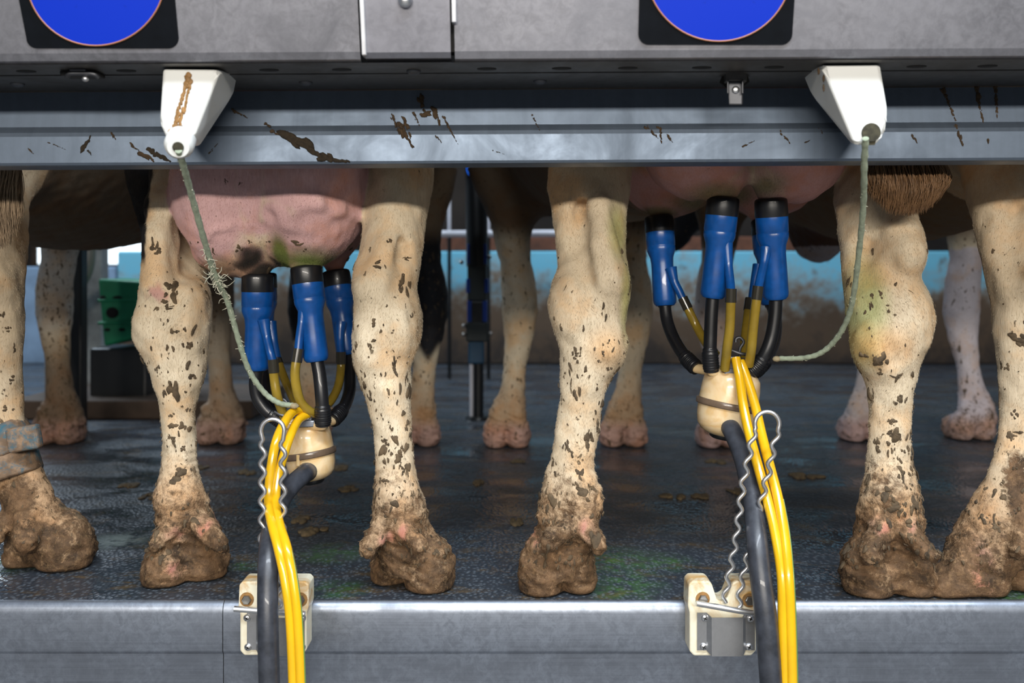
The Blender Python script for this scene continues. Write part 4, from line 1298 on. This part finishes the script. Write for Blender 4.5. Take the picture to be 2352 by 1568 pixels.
# ---- cow at the right edge
RF = [(370, 2216, 2420), (421, 2222, 2420), (505, 2239, 2420), (559, 2253, 2424), (600, 2263, 2428), (650, 2277, 2434), (691, 2285, 2438), (742, 2284, 2440), (776, 2288, 2438), (843, 2297, 2425), (897, 2300, 2412), (955, 2298, 2408), (1008, 2293, 2406), (1050, 2284, 2406), (1095, 2270, 2410), (1141, 2259, 2416), (1183, 2248, 2420), (1222, 2226, 2420), (1253, 2205, 2418), (1285, 2190, 2412)]
F0 = .01
dF = D0 + F0
hx3, fx3 = 1.02, .89
legsF = [loft(hind_rows(RF, F0, hx3 - .12))] + [cone(Q(2262, 1268, 1.56), Q(2172, 1338, 1.545), .046, .026, .012), cone(Q(2262, 1330, 1.55), Q(2160, 1356, 1.535), .034, .020, .012), cone(Q(2310, 1180, 1.57), Q(2250, 1270, 1.57), .055, .050, .03)] + lobe(2196, 2300, 1240, 1374, 0) + lobe(2288, 2390, 1240, 1362, 0) + [dew(2350, 1195, 30, 2345, 1262, 26, dF - .05), dew(2420, 1195, 28, 2440, 1255, 24, dF - .05), bumpp(2345, 640, dF - .02, 44, 46, .04, .03), *groove([(2330, 480, dF + .02), (2322, 600, dF - .03), (2330, 720, dF - .062)], .010, .03), *groove([(2330, 1000, dF - .03), (2325, 1100, dF - .04)], .006, .015)]
RF2 = [(py, L + 560, R + 560) for (py, L, R) in RF]
legsF2 = [loft(hind_rows(RF2, F0, hx3 + .18))] + lobe(2770, 2870, 1240, 1374, 0) + lobe(2860, 2960, 1240, 1374, 0)
front3 = front_leg(1668, 1030, mir=-1) + front_leg(2000, 1015)
body3 = torso(hx3, fx3, .615) + [ell((.925, 1.20, .70), (.082, .15, .128), .05)] + head((.87, 1.5, 1.05), (.80, 1.95, .92), (.62, 2.04, .69))
def paint3(x, y, z, col, fleck, cake):
    col, fleck, cake = base_paint(x, y, z, col, fleck, cake, .25, .11)
    cake = np.maximum(cake, spot(x, y, z, 2170, 1330, dF, 46, 60, .4) * (y < .3))
    cake = np.maximum(cake, spot(x, y, z, 2350, 1150, dF - .04, 34, 100, .5) * (y < .3))
    col = blend(col, spot(x, y, z, 2225, 1300, dF, 22, 60, .6) * (y < .3) * .7, (.55, .26, .22))
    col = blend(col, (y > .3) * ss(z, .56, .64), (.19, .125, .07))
    col = blend(col, (y > .95) * (np.abs(x - .925) < .11) * (1 - ss(z, .66, .70)) * (z > .53), (.11, .06, .042))
    col = blend(col, (y > 1.85) * (z < .95) * ss(x, .60, .63), BLACK)
    fr = (y > .9) * 1.
    col = blend(col, fr * (z < .62) * .75, (.62, .58, .62))
    fleck = np.where(y > .9, .54, fleck)
    col = blend(col, fr * (1 - ss(z, .05, .10)) * .7, (.45, .27, .25))
    cake = np.where(y > .9, cake * .35, cake)
    return col, fleck, cake
cow3 = cow('cow', legsF + legsF2 + front3 + body3, 'tan cow at the right edge with its hind hoof turned left', paint3, .006, (hx3, .6, 0))

# ---- the next cow to the right, one foreleg in view
hx4, fx4 = 1.86, 1.66
front4 = front_leg(2248, 1012, mir=-1) + front_leg(2490, 1012)
body4 = torso(hx4, fx4, .63, 1.0) + head((fx4, 1.55, 1.08), (fx4, 1.98, 1.1), (fx4 + .03, 2.22, .85))
RG = [(py, L + 3690, R + 3690) for (py, L, R) in RE]
RG2 = [(py, L + 4050, R + 4050) for (py, L, R) in RE]
legs4 = [loft(hind_rows(RG, .05, hx4 - .12))] + lobe(3700, 3790, 1240, 1340, 0) + lobe(3785, 3880, 1240, 1340, 0) + [loft(hind_rows(RG2, .05, hx4 + .15))] + lobe(4060, 4150, 1240, 1340, 0) + lobe(4145, 4240, 1240, 1340, 0)
def paint4(x, y, z, col, fleck, cake):
    col, fleck, cake = base_paint(x, y, z, col, fleck, cake, .0, .10)
    fr = (y > .9) * 1.
    fleck = np.where(y > .9, .54 + .1 * (1 - ss(z, .1, .4)), fleck)
    col = blend(col, fr * (z < .62) * .8, (.60, .56, .64))
    col = blend(col, fr * ss(z, .62, .70), (.12, .08, .05))
    col = blend(col, fr * (1 - ss(z, .05, .10)) * .7, (.40, .24, .18))
    cake = np.where(y > .9, cake * .5, cake)
    return col, fleck, cake
cow4 = cow('cow', legs4 + front4 + body4, 'pale legged cow mostly hidden beyond the tan cow at the right edge', paint4, .008, (hx4, .6, 0))

# ------------------------------------------------------------------ tail switches and leg band
def tail_hair(parent, rows, n_, d, mat, seed, thick=.0007):
    """rows: root point, tip point spans in px"""
    rg = random.Random(seed)
    b = MB()
    (rx0, rx1, ry), (tx0, tx1, ty0, ty1), bow = rows
    for i in range(n_):
        u = rg.random()
        v = rg.random()
        r = at(rx0 + (rx1 - rx0) * u, ry + rg.uniform(-25, 10), d + rg.uniform(-.018, .02))
        fall = 1 - (2 * u - 1) ** 2 * .50
        tipx = tx0 + (tx1 - tx0) * (u * .75 + v * .25)
        tip = at(tipx, ty0 + (ty1 - ty0) * fall * rg.uniform(.72, 1.0), d + rg.uniform(-.025, .02))
        mid = r.lerp(tip, .55) + Vector(((u - .5) * bow + rg.gauss(0, .004), -.014 + rg.uniform(-.008, .008), 0))
        b.tube([r, mid, tip], [thick, thick, thick * .35], 3, 4, cap=False)
    return b.build('tail_hair', mat, parent)
M['tail'] = plain('brown tail hair', (.20, .105, .045, 1), .5, var=.45, scale=60)
M['tail_pale'] = plain('pale tail hair', (.42, .30, .19, 1), .55, var=.5, scale=60)
tail_hair(cow2, ((2005, 2152, 372), (1992, 2168, 400, 497), .020), 2600, 1.462, M['tail'], 3)
tail_hair(cow0, ((-50, 50, 372), (-60, 58, 420, 575), .008), 1500, 1.585, M['tail_pale'], 4)

t = thing('leg_band', at(20, 1010, dE), 'muddy blue strap with a tag buckled round the left cow\'s lower leg', 'leg band')
def band(p0, p1, hgt, r, name, dz=0):
    """elliptic strap tilted about the leg"""
    prof = []
    a, b_ = at(*p0), at(*p1)
    c = (a + b_) / 2
    u = (b_ - a) / 2
    v = Vector((0, r, -.004))
    up = Vector((-u.z, 0, u.x)).normalized() * hgt / 2
    m = MB()
    n_ = 40
    vs, fs = [], []
    for k in range(n_):
        w = 2 * math.pi * k / n_
        q = u * math.cos(w) + v * math.sin(w)
        for s_, e in ((-1, 1.0), (-.8, 1.045), (.8, 1.045), (1, 1.0)):
            vs.append(c + q * e + up * s_)
    for k in range(n_):
        for j in range(3):
            fs.append((k * 4 + j, k * 4 + j + 1, ((k + 1) % n_) * 4 + j + 1, ((k + 1) % n_) * 4 + j))
    m.add(vs, fs)
    o = m.build(name, M['strap'], t)
    sm = o.modifiers.new('thick', 'SOLIDIFY')
    sm.thickness = .004
    return o
band((-50, 1050, dE), (62, 988, dE), .052, .043, 'strap')
band((-40, 1088, dE), (80, 1050, dE), .042, .043, 'strap')
MB().box(at(56, 1006, dE - .052), (.057, .022, .044), (0, -.16, 0), .006, 3).build('tag', M['strap'], t)

# ------------------------------------------------------------------ crusted flecks of mud on the coats
def mud_flecks(i, n_, zmax, spots=(), ymax=.3, ymin=-9., big=1.0):
    o, pts, quads, col = COATS[i]
    P = pts[quads]
    cen = P.mean(1)
    nr = np.cross(P[:, 2] - P[:, 0], P[:, 3] - P[:, 1])
    ar = np.linalg.norm(nr, axis=1) + 1e-12
    nr /= ar[:, None]
    px = CX + cen[:, 0] * F / (D0 + cen[:, 1])
    py = HY - (cen[:, 2] - H) * F / (D0 + cen[:, 1])
    ok = (cen[:, 1] < ymax) & (cen[:, 1] > ymin) & (cen[:, 2] < zmax) & (cen[:, 2] > .05) & (nr[:, 1] < .1) & (px > -60) & (px < 2410)
    z = cen[:, 2]
    dens = (.10 + 1.0 * (1 - ss(z, .12, .52))) * (.25 + ss(wob(cen[:, 0], cen[:, 1], z, 30, 31 + i), -.6, 1.2))
    w = ar * ok * dens
    ids = RNG.choice(len(w), n_, p=w / w.sum())
    items = []
    for k in ids:
        r = float(np.clip(RNG.lognormal(-6.3, .55), .0010, .007)) * big
        items.append((cen[k] + RNG.normal(0, .002, 3), nr[k], r, r * RNG.uniform(1.1, 2.6)))
    for (sx_, sy_, rx, rz) in spots:
        m = ok & (np.abs(px - sx_) < 40) & (np.abs(py - sy_) < 40)
        if not m.any():
            continue
        j = np.where(m)[0]
        q = (px[j] - sx_) ** 2 + (py[j] - sy_) ** 2 + 400 * (cen[j, 1] - cen[j, 1].min()) * 10
        k = j[int(np.argmin(q))]
        s_ = (D0 + cen[k, 1]) / F
        for _ in range(4):
            off = np.array([RNG.normal(0, rx * .45), 0, RNG.normal(0, rz * .45)]) * s_
            a = RNG.uniform(.45, .85)
            p = cen[k] + off
            m2 = j[int(np.argmin(((cen[j] - p) ** 2 * np.array([1, .05, 1])).sum(1)))]
            items.append((cen[m2], nr[m2], rx * s_ * a, rz * s_ * a))
    V, Fc = [], []
    K = 14
    for (p, n_v, rx, rz) in items:
        t = np.array([RNG.normal(0, .3), 0, -1.])
        t -= n_v * (t @ n_v)
        t /= np.linalg.norm(t) + 1e-9
        u = np.cross(t, n_v)
        b0 = len(V)
        jag = .92 + .22 * np.sin(np.arange(K) * 2 * math.pi / K * 2 + RNG.uniform(0, 6)) + .16 * np.sin(np.arange(K) * 2 * math.pi / K * 3 + RNG.uniform(0, 6)) + RNG.uniform(-.12, .12, K)
        hgt = min(.0016, .0005 + rx * .16)
        for ring, (sc_, up) in enumerate(((1.0, -.0006), (.72, hgt * .8), (.35, hgt))):
            for k in range(K):
                w_ = 2 * math.pi * k / K
                V.append(p + u * math.cos(w_) * rx * jag[k] * sc_ + t * math.sin(w_) * rz * jag[k] * sc_ + n_v * (up - .22 * (rx * sc_) ** 2 / .04))
        V.append(p + n_v * hgt * 1.05)
        for ring in range(2):
            for k in range(K):
                Fc.append((b0 + ring * K + k, b0 + ring * K + (k + 1) % K, b0 + (ring + 1) * K + (k + 1) % K, b0 + (ring + 1) * K + k))
        for k in range(K):
            Fc.append((b0 + 2 * K + k, b0 + 2 * K + (k + 1) % K, b0 + 3 * K))
    m = MB()
    m.add(V, Fc)
    h = m.build('mud_flecks', M['fleck'], o)
    return tag(h, kind='stuff')
SP1 = [(395, 652, 12, 14), (380, 700, 9, 9), (392, 710, 12, 3), (352, 528, 6, 22), (356, 570, 10, 10), (363, 708, 4, 10), (359, 845, 6, 11), (374, 900, 6, 14), (399, 975, 11, 10), (428, 985, 12, 12), (398, 1010, 6, 7), (412, 1094, 18, 14), (396, 956, 5, 6), (390, 1000, 4, 8), (430, 940, 5, 6), (420, 1030, 6, 6), (440, 870, 8, 8), (425, 790, 8, 10), (405, 760, 6, 5), (345, 800, 4, 6),
       (930, 655, 12, 26), (868, 612, 20, 8), (935, 592, 9, 3), (950, 722, 4, 8), (905, 432, 8, 10), (898, 435, 6, 12), (868, 460, 5, 8), (908, 498, 4, 7), (888, 520, 6, 8), (856, 740, 9, 9), (852, 796, 5, 10), (862, 782, 8, 5), (906, 840, 6, 22), (836, 860, 4, 10), (935, 868, 4, 16), (847, 918, 5, 11), (885, 1015, 7, 7), (945, 1000, 4, 7), (900, 1003, 4, 4), (918, 1052, 12, 14), (925, 1080, 6, 12), (880, 1105, 9, 6), (938, 1085, 5, 18), (905, 760, 6, 5),
       (680, 558, 14, 6), (545, 572, 7, 8), (575, 545, 4, 4), (648, 500, 5, 4), (652, 423, 6, 6), (738, 443, 4, 4), (700, 575, 5, 5), (465, 480, 10, 18), (617, 528, 4, 4)]
SP2 = [(1300, 1020, 5, 12), (1312, 1040, 5, 10), (1355, 1010, 9, 20), (1352, 1000, 8, 10), (1328, 815, 7, 6), (1395, 845, 5, 6), (1310, 880, 4, 14), (1286, 755, 5, 9), (1345, 1130, 14, 12), (1375, 830, 4, 4), (1280, 590, 4, 4), (1330, 1090, 8, 12),
       (1945, 655, 5, 16), (2005, 680, 4, 6), (2022, 676, 5, 9), (2000, 705, 4, 14), (2018, 832, 14, 16), (1985, 818, 7, 7), (2022, 855, 6, 8), (2065, 865, 12, 4), (2068, 915, 7, 10), (2045, 965, 8, 8), (2044, 995, 8, 8), (2005, 910, 4, 14), (2038, 700, 6, 3), (2010, 1020, 8, 12), (2030, 1130, 14, 18), (2060, 1160, 12, 20), (2070, 1090, 10, 12), (2000, 1100, 8, 20)]
SP0 = [(38, 800, 4, 12), (20, 750, 5, 5), (25, 870, 5, 7), (10, 945, 8, 6), (5, 720, 5, 8)]
SP3 = [(2335, 775, 18, 12), (2345, 790, 8, 10), (2325, 1005, 8, 14), (2340, 995, 10, 6), (2285, 1190, 5, 16), (2284, 1210, 10, 8), (2310, 835, 7, 8), (2330, 1075, 5, 8), (2332, 955, 6, 8), (2300, 700, 3, 4)]
M['fleck'] = plain('dried dung flecks', (.12, .08, .042, 1), .85, var=.75, scale=60, bump=.7)
mud_flecks(0, 620, .60, SP1)
mud_flecks(1, 800, .60, SP2)
mud_flecks(2, 110, .60, SP0, .4)
mud_flecks(3, 110, .60, SP3)

# ------------------------------------------------------------------ short coat hair on the near legs and udders
def coat_hair(i, zmax, n_hair, ymax=.30):
    o, pts, quads, col = COATS[i]
    P = pts[quads]
    cen = P.mean(1)
    nr = np.cross(P[:, 2] - P[:, 0], P[:, 3] - P[:, 1])
    ar = np.linalg.norm(nr, axis=1) + 1e-12
    nr /= ar[:, None]
    ok = (cen[:, 1] < ymax) & (cen[:, 2] < zmax) & (cen[:, 2] > .02) & (nr[:, 1] < .25) & (np.abs(cen[:, 0] * F / (D0 + cen[:, 1])) < 1250)
    ckv = np.empty(len(pts), np.float32)
    o.data.attributes['cake'].data.foreach_get('value', ckv)
    w = ar * ok * (1 - .6 * np.clip((ckv[quads[:, 0]] - .4) * 3, 0, 1))
    ids = RNG.choice(len(w), n_hair, p=w / w.sum())
    u, v = RNG.random((2, n_hair, 1))
    q = P[ids]
    p = (q[:, 0] * (1 - u) + q[:, 1] * u) * (1 - v) + (q[:, 3] * (1 - u) + q[:, 2] * u) * v
    nn = nr[ids]
    x, z = p[:, 0], p[:, 2]
    sw = .45 * np.sin(x * 38 + z * 17) + .3 * np.sin(z * 61 - x * 25) + RNG.normal(0, .28, n_hair)
    t = np.c_[sw, np.zeros(n_hair), -np.ones(n_hair)]
    t -= nn * (t * nn).sum(1)[:, None]
    t /= np.linalg.norm(t, axis=1)[:, None] + 1e-9
    lift = RNG.uniform(.03, .20, n_hair)[:, None]
    cf = col[quads[ids][:, 0]]
    bald = np.clip((cf[:, 0] - 1.45 * cf[:, 1]) * 9, 0, 1)
    L = (RNG.uniform(.003, .0065, n_hair) * np.where(RNG.random(n_hair) < .03, 1.7, 1) * (1 - .62 * bald))[:, None]
    d1 = t + nn * (lift + .22)
    d2 = t + nn * lift * .6
    a = p - nn * .0006
    b = p + d1 * L * .5
    c = b + d2 * L * .5
    s1 = np.cross(t, nn)
    r = .00017
    V = np.stack([a + s1 * r, a - s1 * r, a + nn * r * 1.4, b + s1 * r * .8, b - s1 * r * .8, b + nn * r, c], 1).reshape(-1, 3)
    f = np.array([[0, 1, 4, 3], [1, 2, 5, 4], [2, 0, 3, 5], [3, 4, 6, 6], [4, 5, 6, 6], [5, 3, 6, 6]])
    base = (np.arange(n_hair) * 7)[:, None, None]
    Q4 = (f[None, :3] + base).reshape(-1, 4)
    T3 = (f[None, 3:, :3] + base).reshape(-1, 3)
    me = bpy.data.meshes.new('coat_hair')
    off = np.array(o.location)
    me.vertices.add(len(V))
    me.vertices.foreach_set('co', (V - off).ravel().astype(np.float32))
    li = np.concatenate([Q4.ravel(), T3.ravel()]).astype(np.int32)
    me.loops.add(len(li))
    me.loops.foreach_set('vertex_index', li)
    st = np.concatenate([np.arange(len(Q4)) * 4, len(Q4) * 4 + np.arange(len(T3)) * 3]).astype(np.int32)
    me.polygons.add(len(st))
    me.polygons.foreach_set('loop_start', st)
    me.update(calc_edges=True)
    hc = col[quads[ids][:, 0]] * RNG.uniform(.80, 1.12, n_hair)[:, None]
    k = np.clip((ckv[quads[ids][:, 0]] + RNG.normal(0, .15, n_hair) - .35) * 3, 0, 1)[:, None]
    hc = hc * (1 - k) + np.array([.20, .115, .055]) * RNG.uniform(.4, 1.3, n_hair)[:, None] * k
    cc = np.repeat(np.c_[np.clip(hc, 0, 1), np.ones(n_hair)], 7, axis=0)
    at_ = me.attributes.new('Col', 'FLOAT_COLOR', 'POINT')
    at_.data.foreach_set('color', cc.ravel().astype(np.float32))
    me.materials.append(M['hair'])
    h = bpy.data.objects.new('coat_hair', me)
    C.objects.link(h)
    h.parent = o
    tag(h, kind='stuff')
    return h
coat_hair(0, .80, 42000)
coat_hair(1, .80, 46000)
coat_hair(2, .80, 9000, .32)
coat_hair(3, .80, 9000)

# ------------------------------------------------------------------ things behind the cows
t = thing('stall_post', at(1092, 962, .55 * F / (962 - HY)), 'dark segmented stall post with blue clamps in the middle distance', 'post')
dp = .55 * F / (962 - HY)
Wp = dp / F
def pc(y0, y1, px, wpx, mat, name, bev=.006, dpt=.05):
    a, b_ = at(px, y0, dp), at(px, y1, dp)
    return MB().box((a.x, a.y, (a.z + b_.z) / 2), (wpx * Wp, dpt, abs(a.z - b_.z)), bev=bev).build(name, mat, t)
a, b_ = at(1092, 240, dp), at(1096, 612, dp)
MB().tube([a, a.lerp(b_, .5), b_], 25 * Wp, 20, 2).build('upper_tube', M['post'], t)
pc(604, 690, 1096, 44, M['joint'], 'joint_block')
pc(690, 742, 1097, 34, M['post'], 'joint_core')
for x in (1079, 1114):
    pc(560, 606, x, 9, M['post_blue'], 'clamp_plate', .002, .06)
    pc(640, 672, x + (4 if x > 1100 else -3), 9, M['post_blue'], 'clamp_plate', .002, .07)
    pc(690, 738, x, 10, M['post_blue'], 'clamp_plate', .002, .06)
pc(738, 784, 1096, 50, M['joint'], 'joint_block')
for x, y in ((1066, 748), (1066, 768), (1126, 766), (1060, 602), (1124, 590)):
    MB().ell(at(x, y, dp - .02), (5 * Wp, .012, 5 * Wp)).build('bolt', M['bolt'], t)
pc(784, 834, 1094, 36, M['teal'], 'sleeve')
for x, w_, mt in ((1083, 9, 'pipe'), (1099, 24, 'post')):
    a, b_ = at(x, 830, dp), at(x, 962, dp)
    b_.z = 0
    MB().tube([a, a.lerp(b_, .5), b_], w_ / 2 * Wp, 14, 2).build('lower_rod', M[mt], t)
MB().lathe(at(1099, 962, dp) * 1.0, at(1099, 955, dp), [(0, .05), (1, .045)], 20).build('foot_plate', M['post'], t)
a = at(1092, 388, dp - .045)
MB().lathe(a, a + Vector((0, -.02, 0)), [(0, 20 * Wp), (.7, 20 * Wp), (1, 15 * Wp)], 28).build('indicator_light', M['cap_blue'], t)

t = thing('guard_rail', at(1120, 545, 4.6), 'pale horizontal pipe rail with thin uprights before the turquoise wall', 'rail')
MB().tube([at(940, 537, 4.6), at(1100, 537, 4.6), at(1420, 535, 4.6)], .018, 14, 2).build('rail_pipe', M['pipe'], t)
for x in (1032, 1122, 1330):
    MB().tube([at(x, 250, 4.6), at(x, 400, 4.6), at(x, 545, 4.6)], .008, 10, 2).build('upright', M['pipe'], t)
    q = at(x, 545, 4.6)
    MB().tube([q, Vector((q.x, q.y, .3)), Vector((q.x, q.y, 0))], .010, 10, 2).build('leg', M['post'], t)
o = MB().box((.45, 3.83, .7025), (2.6, .14, .085), bev=.006).build('rusty_board', M['rust'], loc=(.45, 3.83, .66))
tag(o, 'rusty red brown board along the top of the turquoise wall', 'board')

# green crate on the floor beyond the left cow
dc = 3.45
t = thing('green_crate', at(300, 870, dc), 'green plastic crate with dark openings beyond the left cows', 'crate')
b = MB()
fr = [(224, 640), (360, 648), (372, 740), (330, 770), (238, 796)]
b.prism([at(x, y, dc) for x, y in fr], (0, .25, 0), .01)
for y in (690, 742):
    p0, p1 = at(226, y, dc - .004), at(366, y - 2, dc - .004)
    b.tube([p0, p0.lerp(p1, .5), p1], .006, 8, 2)
b.build('crate_body', M['green_crate'], t)
for (x, y, rx, rz) in ((258, 718, 15, 13), (236, 685, 8, 7), (270, 685, 12, 6), (246, 757, 8, 4), (280, 757, 8, 4)):
    p = at(x, y, dc)
    MB().ell(p, (rx * dc / F, .006, rz * dc / F)).build('opening', M['dark'], t)
a, b_ = at(232, 795, dc + .12), at(360, 795, dc + .12)
MB().box(((a.x + b_.x) / 2, a.y, a.z / 2 - .0), (b_.x - a.x, .2, a.z), bev=.01).build('dark_stand', M['post'], t)
# pillar, pipe, dark post, boards
q = at(215, 915, 3.9)
o = MB().box((q.x, q.y, .60), (.10, .08, 1.20), bev=.01).build('pillar', M['whitewash'], loc=(q.x, q.y, 0))
tag(o, 'whitewashed spattered pillar beside the green crate', 'pillar')
q = at(176, 995, 3.1)
o = MB().box((q.x, q.y, .45), (.055, .05, .90), bev=.006).build('dark_post', M['post'], loc=(q.x, q.y, 0))
tag(o, 'plain dark post just behind the speckled foreleg at the far left', 'post')
o = MB().tube([at(206, 470, 3.6), at(206, 560, 3.6), at(202, 610, 3.6), at(186, 645, 3.6), at(150, 668, 3.6), at(122, 700, 3.6), at(118, 800, 3.6), Vector((at(118, 800, 3.6).x, 2.05, 0))], .024, 14, 8).build('bent_pipe', M['grey_pipe'], loc=at(206, 600, 3.6))
tag(o, 'bent grey pipe curving in front of the bright window', 'pipe')
o = MB().box((-2.80, 3.83, .285), (.96, .10, .57), bev=.01).build('blue_panel', M['bluepaint'], loc=(-2.8, 3.83, 0))
tag(o, 'pale blue painted panel below the bright window', 'panel')
o = MB().box((at(330, 0, 3.6).x + .05, 2.05, .035), (.9, .5, .07), bev=.008).build('brown_board', M['brown'], loc=(at(330, 0, 3.6).x, 2.05, 0))
tag(o, 'brown board lying on the floor under the green crate', 'board')

# ------------------------------------------------------------------ dung on the floor
DUNG = [(720, 1222, 34, 10), (1545, 1140, 30, 7), (800, 1125, 26, 7), (690, 1195, 30, 7), (1640, 1062, 26, 6), (1850, 1094, 40, 7), (565, 1086, 24, 6), (880, 1190, 20, 5), (1190, 1200, 20, 6), (455, 1075, 24, 5), (345, 1140, 22, 5), (1100, 1110, 18, 5), (1610, 1142, 24, 5), (300, 1115, 24, 5), (780, 1075, 20, 5), (1690, 1130, 18, 5), (1190, 1060, 18, 4)]
WORDS = {0: 'thick brown dung clump on the floor behind the left wavy hook'}
for i, (px, py, w_, h_) in enumerate(DUNG):
    d = .55 * F / (py - HY)
    c = at(px, py, d)
    b = MB()
    k = d / F
    for j in range(9):
        u = random.uniform(-1, 1)
        b.ell((c.x + u * w_ * k * .75, c.y + random.uniform(-.02, .02), .002), (w_ * k * random.uniform(.2, .45), .016, h_ * k * random.uniform(.5, 1.1) * (1 - .5 * abs(u))), 12, 8, .12)
    o = b.build('dung_clump', M['dung'], loc=(c.x, c.y, 0))
    tag(o, WORDS.get(i, 'flat brown dung smear on the dark wet floor between the legs'), 'dung', 'dung smears on the floor')

# ------------------------------------------------------------------ light
def area(name, loc, target, size, energy, col, sy=None):
    l = bpy.data.lights.new(name, 'AREA')
    l.energy, l.color, l.size = energy, col, size
    if sy:
        l.shape, l.size_y = 'RECTANGLE', sy
    o = bpy.data.objects.new(name, l)
    o.location = loc
    o.rotation_euler = (Vector(target) - Vector(loc)).to_track_quat('-Z', 'Y').to_euler()
    C.objects.link(o)
    return o
area('pit_lamp_strip', (.0, -5.2, 1.78), (0, 0, .3), 4.2, 280, (1., .93, .83), .22)
area('ceiling_strip', (.5, -1.9, 2.7), (0, -.2, 0), 3.0, 165, (.84, .92, 1.), .25)
area('barn_daylight', (-2.6, 3.0, 2.6), (.4, 2.0, .0), 1.6, 115, (.72, .86, 1.))
area('wall_fill', (1.0, 2.9, 2.3), (1.0, 3.6, .2), 2.5, 42, (.8, .9, 1.), .4)  # unseen fill light, added to brighten the turquoise wall and the floor before it
w = bpy.data.worlds.new('World')
bpy.context.scene.world = w
w.use_nodes = True
w.node_tree.nodes['Background'].inputs[0].default_value = (.60, .72, .90, 1)
w.node_tree.nodes['Background'].inputs[1].default_value = .115

GROUPS = {'toggle_latch': 'toggle latches under the housing', 'rope_guide': 'white rope guides on the beam', 'rope': 'green take-off ropes', 'hook_bracket': 'hook brackets on the kerb', 'wire_hook': 'wavy wire hooks',
          'milking_cluster': 'milking clusters', 'milk_hose': 'black milk hoses', 'pulsation_hose': 'yellow pulsation hoses', 'kerb_plate': 'kerb plates'}
for o in bpy.data.objects:
    if o.parent is None and o.name.split('.')[0] in GROUPS:
        o['group'] = GROUPS[o.name.split('.')[0]]

# ------------------------------------------------------------------ camera
cam = bpy.data.cameras.new('Camera')
co = bpy.data.objects.new('Camera', cam)
C.objects.link(co)
co.location = (0, -D0, H)
co.rotation_euler = (math.pi / 2, 0, 0)
cam.sensor_width = 36
cam.lens = 36 * F / 2352
cam.shift_y = (HY - 784) / 2352
cam.clip_start = .02
cam.dof.use_dof = True
cam.dof.focus_distance = 1.53
cam.dof.aperture_fstop = 3.2
sc = bpy.context.scene
sc.camera = co
sc.view_settings.view_transform = 'Standard'
sc.view_settings.look = 'None'
sc.view_settings.exposure = 0
sc.view_settings.gamma = 1
